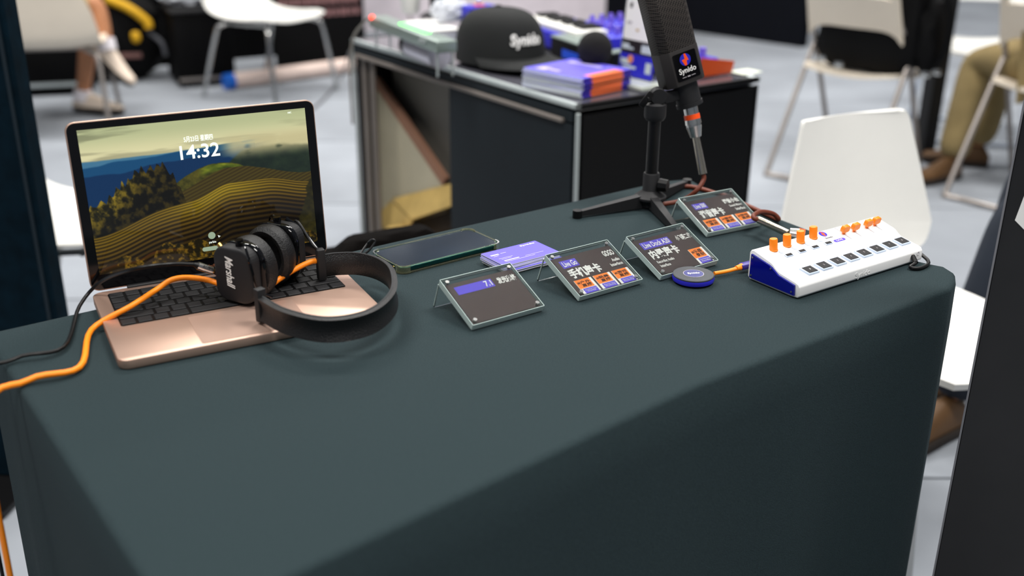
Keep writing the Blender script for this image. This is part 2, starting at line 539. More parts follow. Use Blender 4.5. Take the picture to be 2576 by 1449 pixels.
def folding_chair(label, mx, plate, legs, back=True):
    c = thing('folding_chair', label, 'chair', mx)
    ax, az = 0.215, 0.60
    for sx in (-1, 1):
        put('side_tube', B().tube([(sx * 0.19, -0.135, 0.86), (sx * 0.20, -0.06, 0.68), (sx * ax, 0.0, az), (sx * 0.218, 0.13, 0.33), (sx * 0.22, 0.28, 0.012)], 0.0115, 10), legs, c)
        put('side_tube', B().tube([(sx * 0.222, 0.03, 0.56), (sx * 0.226, -0.03, 0.44), (sx * 0.228, -0.24, 0.03), (sx * 0.215, -0.255, 0.012), (sx * 0.15, -0.255, 0.012)], 0.0115, 10), legs, c)
    put('floor_bar', B().cyl((-0.16, -0.255, 0.012), (0.16, -0.255, 0.012), 0.0115, n=10), legs, c)
    put('floor_bar', B().cyl((-0.22, 0.28, 0.012), (0.22, 0.28, 0.012), 0.0115, n=10), legs, c)

    def seat(u, v):
        x = (v - 0.5); w_ = 0.42 - 0.05 * max(0, (u - 0.85) / 0.15) ** 2 - 0.05 * max(0, (0.1 - u) / 0.1) ** 2
        return (x * w_, -0.10 + 0.42 * u, 0.435 + 0.02 * (2 * x) ** 2 + 0.012 * math.cos(u * 5) - (0.012 if u > 0.95 else 0))
    put('seat', B().sheet(seat, 16, 12, 0.016), plate, c, ang=60)

    def bk_(u, v):
        x = (v - 0.5); w_ = 0.43 - 0.03 * u
        z0 = 0.60 + 0.055 * max(0.0, 1 - (2 * abs(x)) ** 6)
        return (x * w_, -0.035 - 0.11 * u - 0.03 * (1 - (2 * x) ** 2), z0 + (0.90 - z0) * u)
    b = B().sheet(lambda u, v: bk_(u * 0.55, v), 8, 16, 0.014)
    o = put('backrest', b, plate, c, ang=60)
    put('top_rail', B().sheet(lambda u, v: bk_(0.72 + 0.28 * u, v), 4, 16, 0.014), plate, o, ang=60)
    for sx in (0.0, 0.92):
        put('back_stile', B().sheet(lambda u, v: bk_(0.5 + 0.3 * u, sx + 0.08 * v), 4, 3, 0.014), plate, o, ang=60)
    return c


fa, fb = P(1926, 442, 0), P(2160, 498, 0)
fxd = (fb - fa).normalized(); fyd = V((-fxd.y, fxd.x, 0))
fcm = frame(fa + fxd * 0.228 + fyd * 0.255, fxd, z=V((0, 0, 1)))
folding_chair('cream folding chair with a black backpack on its seat', fcm, CREAMPL, STEELT)
ga, gb_ = P(2374, 497, 0), P(2615, 560, 0)
gxd = (gb_ - ga).normalized(); gyd = V((-gxd.y, gxd.x, 0))
gcm = frame(ga + gxd * 0.228 + gyd * 0.255, gxd, z=V((0, 0, 1)))
gc = folding_chair('cream folding chair under the person in olive trousers', gcm, CREAMPL, STEELT)
stp = B().prism(rrect(0.12, 0.06, 0.02, 4), 0, 0.002)
put('white_sticker', stp, PRWHITE, gc, TL(0.02, -0.082, 0.705) @ RX(100))
put('orange_sticker', B().prism(rrect(0.045, 0.045, 0.008, 4), 0, 0.002), mat('amber_sticker', (214, 150, 20), 0.5), gc, TL(-0.09, -0.078, 0.69) @ RX(100))
hp_ = P(2430, 338, 0)
folding_chair('white folding chair in the background beyond the black post', TL(hp_.x - 0.0, hp_.y + 0.05, 0) @ RZ(168), WHITEPL, mat('pale_tube', (200, 208, 220), 0.35, 0.3))

# backpack on the folding chair
bkp = thing('backpack', 'bulging black backpack with silver buckles on the folding chair seat', 'backpack', fcm @ TL(0.03, 0.06, 0.462) @ MX.Diagonal((1.12, 1.1, 1.08, 1)))


def lump(c, r, amp, seed, n=28, p=2.6):
    t = bmesh.new(); bmesh.ops.create_uvsphere(t, u_segments=n, v_segments=n // 2, radius=1)
    for v in t.verts:
        d = v.co.normalized()
        k = 1.0 / (abs(d.x) ** p + abs(d.y) ** p + abs(d.z) ** p) ** (1 / p)
        k *= 1 + amp * math.sin(d.x * 7 + seed) * math.sin(d.y * 6 + seed * 2) * math.cos(d.z * 8 + seed)
        v.co = V((d.x * k * r[0] + c[0], d.y * k * r[1] + c[1], d.z * k * r[2] + c[2]))
    b = B(); b.add(t); return b


BAG = mat('black_nylon', (8, 8, 9), 0.7, spec=0.15, bump=0.6, bscale=200, var=0.2)
put('main_bag', lump((0, 0, 0.205), (0.205, 0.10, 0.205), 0.05, 1.0, p=5), BAG, bkp)
put('front_pocket', lump((0.05, 0.12, 0.15), (0.17, 0.07, 0.13), 0.08, 2.0), BAG, bkp)
put('side_pocket', lump((0.215, 0.03, 0.16), (0.05, 0.09, 0.14), 0.1, 3.0), BAG, bkp)
put('shoulder_strap', B().tube([(0.10, -0.02, 0.40), (0.22, -0.08, 0.40), (0.30, -0.06, 0.28), (0.29, -0.02, 0.12), (0.24, 0.0, 0.02)], 0.014, 8), BAG, bkp)
for (x, y, z) in ((-0.13, -0.135, 0.045), (-0.055, -0.135, 0.03), (0.235, -0.03, 0.02), (0.265, -0.01, 0.03)):
    put('buckle', B().box((x, y, z), (0.036, 0.012, 0.022), 0.004, 2), SILVER, bkp)

# black square post
pp_ = P(2322, 392, 0)
po = thing('booth_post', 'black square metal post standing beside the backpack chair', 'post', (pp_.x, pp_.y, 0))
put('post', B().box((0, 0, 1.1), (0.072, 0.072, 2.18), 0.004, 1), BLK, po, RZ(20))
put('foot_plate', B().box((0, 0, 0.004), (0.09, 0.09, 0.008), 0.002, 1), BLK, po, RZ(20))

# ------------------------------------------------------------------ padded chair behind the table
kq = PY(975, 600, 1.95)
pc_ = thing('padded_chair', 'black plush chair back just behind the far edge of the table', 'chair', TL(kq.x, 1.95, 0) @ RZ(30))
put('backrest', lump((0, 0, kq.z - 0.14), (0.125, 0.035, 0.155), 0.02, 4.0, p=5), PLUSH, pc_)
put('seat', lump((0, 0.18, 0.43), (0.2, 0.19, 0.05), 0.02, 5.0, p=5), PLUSH, pc_)
for sx in (-1, 1):
    put('back_post', B().cyl((sx * 0.09, 0.0, 0.40), (sx * 0.09, 0, kq.z - 0.2), 0.012), BLK, pc_)
    for yy in (0.05, 0.32):
        put('leg', B().cyl((sx * 0.15, yy, 0), (sx * 0.14, yy, 0.40), 0.013), BLK, pc_)

# ------------------------------------------------------------------ display counter
CH = 0.80
cF, cL, cB_ = P(1455, 262, CH), P(900, 95, CH), P(1905, 193, CH)
cb = (cB_ - cF); CB = cb.length; cbx = cb.normalized()
cay = V((-cbx.y, cbx.x, 0)); CA = (cL - cF).dot(cay)
cm = frame((cF.x, cF.y, 0), cbx, z=V((0, 0, 1)))        # x along the right side, y along the front to the far left
cmi = cm.inverted()
cnt = thing('display_counter', 'dark exhibition counter with aluminium edges and an open side cupboard', 'counter', cm)


def cf(px, py, xx=0.0):
    """point on the counter's open face, as (y, z)"""
    q = cmi @ PP(px, py, cm @ V((xx, 0, 0)), cbx); return q.y, q.z


wt = 0.02
put('top', B().box((CB / 2, CA / 2, CH - 0.010), (CB - 0.012, CA - 0.012, 0.016)), TOPPALE, cnt, smooth=False)
fe = B()
for (a, b) in (((0, 0), (0, CA)), ((0, 0), (CB, 0)), ((CB, 0), (CB, CA)), ((0, CA), (CB, CA))):
    c_ = ((a[0] + b[0]) / 2, (a[1] + b[1]) / 2, CH - 0.0065)
    put('edge_rail', B().box(c_, (abs(a[0] - b[0]) + 0.012, abs(a[1] - b[1]) + 0.012, 0.013), 0.002, 1), ALU if a[0] == b[0] else BLACKPAN, cnt)
for (x, y) in ((0, 0), (CB, 0), (0, CA), (CB, CA)):
    put('corner_post', B().box((x, y, CH / 2 - 0.01), (0.009, 0.009, CH - 0.02), 0.002, 1), ALU if x == 0 else BLACKPAN, cnt)
put('side_panel', B().box((CB / 2, 0, CH / 2 - 0.01), (CB - 0.02, 0.012, CH - 0.03)), BLACKPAN, cnt, smooth=False)
put('side_panel', B().box((CB / 2, CA, CH / 2 - 0.01), (CB - 0.02, 0.012, CH - 0.03)), BLACKPAN, cnt, smooth=False)
put('back_panel', B().box((CB, CA / 2, CH / 2 - 0.01), (0.012, CA - 0.02, CH - 0.03)), BLACKPAN, cnt, smooth=False)
y_l, _ = cf(945, 300); y_m, _ = cf(1135, 300); _, z_r = cf(1180, 225); y_e, _ = cf(1425, 305)
z_top = CH - 0.02
band_z = z_r
put('fascia', B().box((0.0, CA / 2, (z_top + band_z) / 2), (0.012, CA - 0.024, z_top - band_z)), DARKPAN, cnt, smooth=False)
put('door_rail', B().box((-0.008, (y_e + CA - 0.03) / 2, band_z), (0.014, CA - 0.03 - y_e, 0.010), 0.002, 1), TAUPE, cnt)
put('sliding_door', B().box((0.0, y_m / 2 + 0.005, band_z / 2), (0.012, y_m - 0.014, band_z - 0.01)), DARKPAN, cnt, smooth=False)
for k in range(4):
    put('door_edge', B().box((0.004 + 0.006 * (k % 2), y_l + 0.006 + k * (CA - 0.02 - y_l) / 4, band_z / 2), (0.010, 0.009, band_z - 0.01), 0.001, 1), TAUPE, cnt)
put('divider', B().box((0.13, (y_m + y_l) / 2 + 0.02, band_z / 2), (0.012, y_l - y_m + 0.25, band_z)), mat('grey_inner_panel', (120, 116, 108), 0.6), cnt, smooth=False)  # grey stands for the shaded part of the interior around the light patch
put('cupboard_floor', B().box((CB * 0.28, CA / 2, 0.05), (CB * 0.52, CA - 0.03, 0.016)), BEIGE, cnt, smooth=False)
# patch of light shaped as a pale board with tan border; carton beside it
lb_ = thing('light_patch', 'pale board shape standing in for a light patch inside the counter cupboard', 'board', cm @ TL(0.07, y_m + 0.02, 0.06))
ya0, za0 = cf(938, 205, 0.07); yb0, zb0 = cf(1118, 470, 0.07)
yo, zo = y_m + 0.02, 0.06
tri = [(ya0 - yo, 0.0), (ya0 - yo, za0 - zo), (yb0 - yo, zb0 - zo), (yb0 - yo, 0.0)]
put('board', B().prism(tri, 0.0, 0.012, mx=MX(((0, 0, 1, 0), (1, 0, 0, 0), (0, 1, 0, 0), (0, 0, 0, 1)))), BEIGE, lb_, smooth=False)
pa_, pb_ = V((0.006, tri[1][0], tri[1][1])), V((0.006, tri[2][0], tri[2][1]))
put('tan_patch_border', B().box((0, 0, 0), ((pb_ - pa_).length, 0.016, 0.03), mx=frame((pa_ + pb_) / 2 + V((0, 0, 0.014)), pb_ - pa_, y=(1, 0, 0))), TAN, lb_, smooth=False)
bxp = P(1035, 565, 0.36); bq = cmi @ PP(1050, 575, cm @ V((0.02, 0, 0)), cbx)
ct = thing('carton', 'open cardboard carton inside the counter cupboard', 'box', cm @ TL(0.05, (y_l + y_m) / 2 - 0.03, 0.06))
bh = bq.z - 0.06 + 0.02
cti = ct.matrix_world.inverted()


def inside(px, py, xx):
    return cti @ PP(px, py, cm @ V((xx, 0, 0)), cbx)


def quad(a, b, c, d):
    return B().sheet(lambda u, v: a.lerp(b, v).lerp(d.lerp(c, v), u), 1, 1, 0.004)


zb_ = inside(1050, 590, 0.02).z
put('body', B().box((-0.035, 0, zb_ / 2), (0.07, y_l - y_m - 0.10, zb_)), CARDB, ct, smooth=False)
put('flap', quad(inside(985, 500, 0.060), inside(1150, 458, 0.060), inside(1150, 513, 0.016), inside(1036, 552, 0.016)), CARDB, ct, smooth=False)
put('flap', quad(inside(943, 550, 0.055), inside(982, 505, 0.055), inside(1036, 556, 0.018), inside(1000, 610, 0.018)), CARDB, ct, smooth=False)
put('gap_shade', quad(inside(1040, 560, 0.045), inside(1150, 525, 0.045), inside(1150, 600, 0.040), inside(1060, 610, 0.040)), mat('dark_gap_shade', (34, 24, 14), 0.9), ct, smooth=False)  # dark sheet standing in for the shade in the gap under the flap


def ontop(px, py, z=0.0):
    return P(px, py, CH + z)


# brochures, one by one
br0, br1, br2, br3 = ontop(1312, 185, 0.03), ontop(1462, 214, 0.03), ontop(1592, 190, 0.03), ontop(1432, 165, 0.03)
bx_ = (br1 - br0).normalized(); bl_ = (br1 - br0).length; bwid = (br2 - br1).length
bcm = (br0 + br2) / 2; NB = 14
sag = 0.010


def brochure_mesh():
    b = bmesh.new(); n, mm = 14, 6; th = 0.0030
    cols = [0.0, 0.18, 0.34, 0.66, 0.82, 1.0]
    top = [[b.verts.new(((i / n - 0.5) * bl_, (cols[j] - 0.5) * bwid, th - sag * 0.0)) for j in range(6)] for i in range(n + 1)]
    bot = [[b.verts.new(((i / n - 0.5) * bl_, (cols[j] - 0.5) * bwid, 0.0)) for j in range(6)] for i in range(n + 1)]
    for i in range(n):
        for j in range(5):
            f = b.faces.new((top[i][j], top[i + 1][j], top[i + 1][j + 1], top[i][j + 1]))
            f.material_index = 2 if (i >= n - 2 and j in (1, 2, 3)) else 1
            b.faces.new((bot[i][j], bot[i][j + 1], bot[i + 1][j + 1], bot[i + 1][j])).material_index = 1
        b.faces.new((top[i][0], bot[i][0], bot[i + 1][0], top[i + 1][0])).material_index = 0
        b.faces.new((top[i + 1][5], bot[i + 1][5], bot[i][5], top[i][5])).material_index = 0
    for j in range(5):
        b.faces.new((top[0][j + 1], bot[0][j + 1], bot[0][j], top[0][j])).material_index = 0
        b.faces.new((top[n][j], bot[n][j], bot[n][j + 1], top[n][j + 1])).material_index = 2 if j in (1, 2, 3) else 3
    me = bpy.data.meshes.new('brochure'); b.to_mesh(me); b.free()
    for k in (PAPER, PURPLEC, mat('orange_cover', (232, 116, 66), 0.45, var=0.03), mat('indigo_cover', (44, 26, 140), 0.4, var=0.03)):
        me.materials.append(k)
    return me


bme = brochure_mesh()
for k in range(NB):
    j = V((random.uniform(-1, 1), random.uniform(-1, 1), 0)) * 0.003
    o = put('brochure', bme, None, None, frame(V((bcm.x, bcm.y, CH + 0.0012 + k * 0.0031)) + j, bx_, z=V((0, 0, 1))) @ RZ(random.uniform(-1.0, 1.0)), smooth=False)
    tag(o, 'purple and orange brochure inside the stack on the display counter' if k < NB - 1 else 'topmost purple brochure of the stack on the display counter', 'brochure', 'stack of brochures on the counter')
bars([(-0.02, 0.05, 0.10, 0.016), (-0.055, -0.055, 0.03, 0.03), (-0.02, -0.055, 0.03, 0.012)], 0.0032, mat('pale_lilac_print', (188, 178, 228), 0.5), o)

# cap
cq = P(1258, 158, CH)
fd = V((0.62, -0.78, 0)).normalized()
cap = thing('baseball_cap', 'black baseball cap with white Synido lettering on the display counter', 'cap', frame((cq.x, cq.y, CH), fd, z=V((0, 0, 1))) @ MX.Diagonal((1.34, 1.34, 0.97, 1)))
CAPM = mat('black_cotton', (22, 24, 24), 0.9, bump=0.5, bscale=600, var=0.2)


def crown(u, v):
    a = 2 * math.pi * v; el = (math.pi / 2) * (1 - u) ** 0.9
    r = math.cos(math.pi / 2 * (1 - u)) ** 0.74
    rx, ry = 0.098, 0.082
    h = 0.125
    z = 0.022 + h * (1 - u ** 2.6)
    x_ = r * rx * math.cos(a); y_ = r * ry * math.sin(a)
    return V((x_ - 0.006 * (1 - u), y_, z * (1.0 + 0.06 * math.cos(a) * u) - 0.012 * u))


put('crown', B().sheet(crown, 16, 48), CAPM, cap, ang=70)


def brim(u, v):
    a = (v - 0.5) * R(150)
    r0 = V((0.095 * math.cos(a), 0.082 * math.sin(a), 0.026))
    ext = 0.088 * math.cos(a * 1.12) ** 0.6
    return r0 + V((ext * u * 1.0, 0.006 * math.sin(a) * u, -0.006 * u * u - 0.014 * abs(math.sin(a)) ** 2 * u + 0.004))


put('brim', B().sheet(brim, 8, 28, 0.003), CAPM, cap, ang=70)
put('top_button', B().sph((-0.006, 0, 0.147), (0.008, 0.008, 0.005), 12), CAPM, cap)
put('strap', B().tube([(-0.094, -0.03, 0.022), (-0.100, 0, 0.018), (-0.094, 0.03, 0.022)], 0.006, 8), CAPM, cap)
lt = STR[('Synido', 0.03, 0.1)].copy(); lt.materials.append(PRWHITE)
nv_ = len(lt.vertices); arr = np.zeros(nv_ * 3); lt.vertices.foreach_get('co', arr); arr = arr.reshape(-1, 3)
out = []
for (x_, y_, z_) in arr:
    a = R(-6) + x_ * R(46); zz = 0.072 + y_ * 0.034
    uu = (1 - max(0.0, (zz - 0.022 + 0.008) / 0.125)) ** (1 / 2.6) if zz < 0.147 else 0.2
    q = crown(uu, (a / (2 * math.pi)) % 1.0); nrm = V((math.cos(a) / 0.098, math.sin(a) / 0.082, 4)).normalized()
    q = q + nrm * (0.0022 + 0.001 * z_); out.append((q.x, q.y, q.z))
lt.vertices.foreach_set('co', np.array(out).reshape(-1)); lt.update()
put('lettering', lt, PRWHITE, cap, smooth=False)

# silver meter bar on wire stands
ma0, ma1 = P(950, 52, CH + 0.075), P(1125, 118, CH + 0.075)
mdv = (ma1 - ma0); mbm = frame((ma0 + ma1) / 2 - V((0, 0, 0.075)), mdv, z=V((0, 0, 1)))
mt_ = thing('level_meter', 'grey green meter bar with green lights and a red lamp on wire stands', 'device', mbm)
MLn = mdv.length
put('bar', B().box((0, 0, 0.075), (MLn, 0.055, 0.030), 0.005, 2), GREYGRN, mt_)
put('red_lamp', B().sph((-MLn * 0.45, -0.024, 0.088), 0.007, 12), LEDR, mt_)
for k in range(9):
    put('green_light', B().box((-MLn * 0.10 + k * MLn * 0.042, 0.0, 0.0915), (MLn * 0.036, 0.018, 0.003)), LEDG, mt_, smooth=False)
for k in (0.30, 0.345):
    put('button', B().cyl((MLn * k, -0.026, 0.078), (MLn * k, -0.031, 0.080), 0.0065, n=14), ALU, mt_)
for k in (-0.42, 0.47):
    for yy in (-0.02, 0.02):
        put('wire_leg', B().cyl((MLn * k, yy, 0.002), (MLn * k, yy, 0.064), 0.003, n=8), ALU, mt_)
put('power_lead', B().tube([(-MLn * 0.5, 0.0, 0.078), (-MLn * 0.62, 0.0, 0.075), (-MLn * 0.76, 0.0, 0.05), (-MLn * 0.84, -0.02, 0.0), (-MLn * 0.86, -0.03, -0.10), (-MLn * 0.86, -0.03, -0.25)], 0.004, 8), mat('grey_lead', (128, 124, 118), 0.6), mt_)
tube_c = P(1072, 128, CH + 0.032)
tc_ = thing('silver_canister', 'silver cylinder with dark end lying under the meter bar', 'canister', frame((tube_c.x, tube_c.y, CH + 0.032), mdv, z=V((0, 0, 1))))
put('body', B().cyl((-0.09, 0, 0), (0.09, 0, 0), 0.031, n=28), mat('satin_silver', (206, 202, 214), 0.3, 0.6), tc_)
put('end_cap', B().cyl((-0.12, 0, 0), (-0.09, 0, 0), 0.030, 0.031, n=28), BLKM, tc_)

# white paper and boxes at the far end of the counter
q = P(1060, 72, CH)
tag(put('paper_sheet', B().box((0, 0, 0.001), (0.22, 0.16, 0.002)), PRWHITE, None, frame((q.x, q.y + 0.05, CH), mdv, z=V((0, 0, 1))), smooth=False), 'loose white paper sheet beside the meter bar on the counter', 'paper')
q = P(1205, 62, CH)
bb = thing('blue_box', 'small deep blue box with pale lettering behind the black cap', 'box', TL(q.x, q.y, CH) @ RZ(30))
put('box', B().box((0, 0, 0.03), (0.10, 0.06, 0.06), 0.003, 1), BLUEP, bb)
letters(('AUDIO', 0.02, 0), 0, 0, 0.05, 0.012, 0.0, mat('lilac_print', (120, 120, 220), 0.5), bb, TL(0, -0.0306, 0.028) @ RX(90))
put('red_mark', B().box((0.0, 0, 0.061), (0.03, 0.03, 0.003)), REDORANGE, bb, smooth=False)
put('lamp', B().sph((0.0, 0.0, 0.085), 0.006, 12), LEDW, bb)
put('lamp_stem', B().cyl((0, 0, 0.06), (0, 0, 0.082), 0.003, n=8), BLUEP, bb)
q = P(1140, 72, CH)
tag(put('white_pouch', lump((0, 0, 0), (0.055, 0.04, 0.035), 0.25, 2.2), BAGW, None, TL(q.x - 0.02, q.y + 0.1, CH + 0.043) @ RZ(25)), 'crumpled white plastic pouch between the meter bar and blue box', 'pouch')
q = P(1100, 62, CH)
mo_ = thing('tablet_stand', 'black tablet standing upright behind the meter bar', 'tablet', TL(q.x, q.y + 0.16, CH) @ RZ(-6))
put('tablet', B().box((0, 0, 0.12), (0.075, 0.012, 0.23), 0.004, 2, mx=RX(-8)), BLKG, mo_)
put('foot', B().box((-0.01, 0.02, 0.005), (0.11, 0.10, 0.010), 0.003, 1), BLK, mo_)
q = P(1052, 40, CH)
tag(put('white_cup', B().lathe([(0.022, 0), (0.030, 0.004), (0.036, 0.055), (0.034, 0.055), (0.028, 0.006)], 24), WHITEPL, None, TL(q.x - 0.03, q.y + 0.05, CH + 0.001)), 'white cup at the far end of the display counter', 'cup')

# keyboard behind the cap
ka, kb2 = P(1348, 30, CH + 0.075), P(1490, 72, CH + 0.075)
kd = (kb2 - ka); km = frame((ka + kb2) / 2 - V((0, 0, 0.075)), kd, z=V((0, 0, 1))); KL = kd.length
kb = thing('midi_keyboard', 'blue mini keyboard with white and black keys behind the cap', 'keyboard', km)
put('body', B().box((0, 0.03, 0.030), (KL + 0.06, 0.19, 0.045), 0.004, 2), BLUEP, kb)
put('support', B().box((0, 0.03, 0.005), (KL, 0.17, 0.008)), BLK, kb)
nk = 15; wk = KL / nk
wme = B().box((0, 0, 0), (wk * 0.92, 0.10, 0.014), 0.001, 1).mesh('white_key'); bme_ = B().box((0, 0, 0), (wk * 0.5, 0.06, 0.012), 0.001, 1).mesh('black_key')
for k in range(nk):
    put('white_key', wme, WHITEPL, kb, TL(-KL / 2 + (k + 0.5) * wk, 0.0, 0.060))
    if k % 7 not in (2, 6) and k < nk - 1:
        put('black_key', bme_, BLK, kb, TL(-KL / 2 + (k + 1) * wk, 0.022, 0.070))
for k in range(4):
    put('knob', B().cyl((KL * (0.05 + 0.13 * k), 0.09, 0.052), (KL * (0.05 + 0.13 * k), 0.09, 0.072), 0.009, n=16), LILAC, kb)

# blue mixer with lilac knobs and black rack unit
q = P(1515, 118, CH)
bmx = thing('blue_mixer', 'blue mixer with lilac knobs behind the black foam ball', 'mixer', frame((q.x + 0.03, q.y + 0.12, CH), cbx, z=V((0, 0, 1))))
put('body', B().box((0, 0, 0.028), (0.15, 0.12, 0.05), 0.005, 2), BLUEP, bmx)
for i in range(4):
    for j in range(2):
        put('knob', B().cyl((-0.055 + i * 0.035, -0.03 + j * 0.045, 0.053), (-0.055 + i * 0.035, -0.03 + j * 0.045, 0.074), 0.008, 0.007, n=14), LILAC, bmx)
q = P(1425, 150, CH)
rk = thing('rack_unit', 'grey topped black audio unit with a blue glowing front beside the cap', 'device', frame((q.x + 0.035, q.y - 0.01, CH), kd, z=V((0, 0, 1))))
put('case', B().box((0, 0, 0.026), (0.17, 0.09, 0.05), 0.003, 1), BLK, rk)
put('lid', B().box((0, 0, 0.054), (0.172, 0.092, 0.006), 0.002, 1), GREYGRN, rk)
put('display', B().box((0.03, -0.0455, 0.020), (0.09, 0.002, 0.022)), mat('blue_display', (24, 70, 190), emit=0.35), rk, smooth=False)
# foam ball microphone
q = P(1494, 202, CH)
fm = thing('foam_ball_mic', 'black foam ball microphone on a short base beside the brochures', 'microphone', (q.x, q.y, CH))
put('foam_ball', B().sph((0, 0, 0.074), (0.042, 0.042, 0.043), 28), FOAM, fm)
put('stem', B().cyl((0, 0, 0.012), (0, 0, 0.045), 0.017, n=20), BLK, fm)
put('base', B().lathe([(0.038, 0.001), (0.040, 0.006), (0.034, 0.014), (0.018, 0.016)], 28), BLKM, fm)
q = P(1540, 180, CH)
sb_ = thing('small_black_unit', 'small black box with pale lettered lid beside the foam ball', 'device', frame((q.x + 0.01, q.y + 0.03, CH), cbx, z=V((0, 0, 1))))
put('case', B().box((0, 0, 0.022), (0.05, 0.04, 0.042), 0.003, 1), BLK, sb_)
put('lid', B().box((0, 0, 0.045), (0.051, 0.041, 0.004), 0.001, 1), GREYGRN, sb_)

# acrylic poster stand
q0, q1 = P(1556, 186, CH + 0.012), P(1640, 206, CH + 0.012)
pxd = (q1 - q0).normalized(); PW_ = (q1 - q0).length; PHh = 0.25
psd = thing('poster_stand', 'upright acrylic poster with product pictures on a clear base', 'poster', frame((q0 + q1) / 2 - V((0, 0, 0.012)), pxd, z=V((0, 0, 1))))
pmx = TL(0, 0, 0.012) @ RX(84)
pst = put('sheet', B().box((0, PHh / 2, 0), (PW_, PHh, 0.003)), mat('poster_dark', (40, 34, 38), 0.4, var=0.0), psd, pmx, smooth=False)
put('white_field', B().prism(rrect(PW_ * 0.97, PHh * 0.55, 0.006, 3, 0, PHh * 0.62), 0.0015, 0.0021), PRWHITE, pst)
put('blue_field', B().box((0, PHh * 0.11, 0.0018), (PW_, PHh * 0.21, 0.0006)), BLUEP, pst, smooth=False)
put('header', B().box((0, PHh * 0.96, 0.0018), (PW_, PHh * 0.08, 0.0006)), RUST, pst, smooth=False)
for (u, v, w_, h_, mt) in ((0.16, 0.66, 0.07, 0.05, BLKM), (0.44, 0.66, 0.10, 0.02, CARDB), (0.66, 0.72, 0.06, 0.05, PURPLE), (0.66, 0.66, 0.06, 0.05, YELLOW), (0.16, 0.50, 0.13, 0.025, PRGREY), (0.42, 0.44, 0.08, 0.02, CARDB),
                           (0.68, 0.50, 0.12, 0.05, LILAC), (0.86, 0.43, 0.08, 0.02, CARDB), (0.36, 0.70, 0.05, 0.03, PRGREY), (0.2, 0.80, 0.12, 0.03, PRGREY), (0.66, 0.83, 0.10, 0.05, BLUEP)):
    put('picture', B().box(((u - 0.5) * PW_, v * PHh, 0.0024), (w_ * PW_, h_ * PHh, 0.0006)), mt, pst, smooth=False)
bars([(-0.36 * PW_, 0.29 * PHh, 0.2 * PW_, 0.03 * PHh), (-0.30 * PW_, 0.265 * PHh, 0.34 * PW_, 0.022 * PHh), (0.28 * PW_, 0.275 * PHh, 0.36 * PW_, 0.075 * PHh), (-0.32 * PW_, 0.14 * PHh, 0.28 * PW_, 0.05 * PHh), (-0.2 * PW_, 0.09 * PHh, 0.4 * PW_, 0.025 * PHh), (0.36 * PW_, 0.11 * PHh, 0.16 * PW_, 0.10 * PHh)], 0.0024, mat('poster_pale', (196, 206, 212), 0.5), pst)
put('orange_mark', B().cyl((-0.18 * PW_, 0.165 * PHh, 0.0022), (-0.18 * PW_, 0.165 * PHh, 0.0030), 0.012 * 0.8, n=16), mat('soft_orange', (226, 140, 96), 0.5), pst)
put('clear_base', B().box((0.012, -0.02, 0.006), (PW_ + 0.04, 0.08, 0.010), 0.002, 1), mat('pale_acrylic', (226, 232, 222), 0.1, trans=0.4, var=0.0), psd)
put('clear_holder', B().box((0, PHh / 2, -0.004), (PW_ + 0.012, PHh, 0.003)), ACRYL, psd, pmx, smooth=False)

# rust and blue pedal mixer at the back corner
q0, q1 = P(1772, 194, CH), P(1852, 182, CH)
od = (q1 - q0).normalized()
om = thing('rust_sided_mixer', 'blue device with rust orange end cheek and lilac knobs on the counter corner', 'mixer', frame((q0 + q1) / 2 + cay * 0.05 - od * 0.04, od, z=V((0, 0, 1))))
put('end_cheek', B().prism([(-0.060, 0.002), (0.055, 0.002), (0.062, 0.030), (-0.050, 0.048)], -0.004, 0.004, mx=TL(0.02, -0.05, 0) @ RX(90)), RUST, om, smooth=False)
put('body', B().box((-0.03, 0.01, 0.022), (0.13, 0.115, 0.040), 0.004, 1), BLUEP, om)
for k in range(3):
    put('knob', B().cyl((-0.07 + 0.036 * k, -0.02, 0.042), (-0.07 + 0.036 * k, -0.02, 0.066), 0.009, n=16), LILAC, om)
q = P(1875, 182, CH)
tag(put('paper_note', B().box((0, 0, 0.001), (0.07, 0.05, 0.0016)), mat('pale_note', (214, 220, 204), 0.6), None, frame((q.x, q.y, CH + 0.0005), cbx, z=V((0, 0, 1))), smooth=False), 'pale green paper note on the counter corner', 'paper')

# ------------------------------------------------------------------ things by the black wall
q = P(505, 214, 0)
cs = thing('black_case', 'tall black equipment case with a crumpled bag on top', 'case', TL(q.x - 0.02, q.y + 0.12, 0) @ RZ(26))
put('box', B().box((0, 0, 0.23), (0.34, 0.36, 0.42), 0.01, 2), DEEPBLK, cs)
put('base_strip', B().box((0.0, -0.182, 0.05), (0.33, 0.008, 0.02)), STEELT, cs, smooth=False)
put('lid', B().box((0, 0, 0.445), (0.36, 0.38, 0.02), 0.006, 2), BLKM, cs)
for sx in (-0.13, 0.13):
    put('foot', B().box((sx, 0, 0.01), (0.04, 0.3, 0.02)), BLK, cs, smooth=False)
tag(put('plastic_bag', lump((0, 0, 0), (0.15, 0.10, 0.065), 0.28, 1.3), BAGW, None, TL(q.x - 0.06, q.y + 0.12, 0.457 + 0.064) @ RZ(20)), 'crumpled white plastic bag on the black case', 'bag')
q = P(370, 205, 0)
db = thing('duffel_bag', 'black duffel bag with yellow straps on the carpet', 'bag', TL(q.x - 0.18, q.y + 0.10, 0) @ RZ(15))
put('body', lump((0, 0, 0.27), (0.27, 0.19, 0.27), 0.08, 2.0), BAG, db)
put('yellow_strap', B().tube([(-0.02, -0.16, 0.50), (0.10, -0.21, 0.45), (0.19, -0.20, 0.37), (0.20, -0.20, 0.33)], 0.028, 10), YELLOW, db)
put('yellow_strap', B().tube([(-0.20, -0.14, 0.46), (-0.16, -0.18, 0.42), (-0.15, -0.20, 0.36)], 0.018, 10), YELLOW, db)
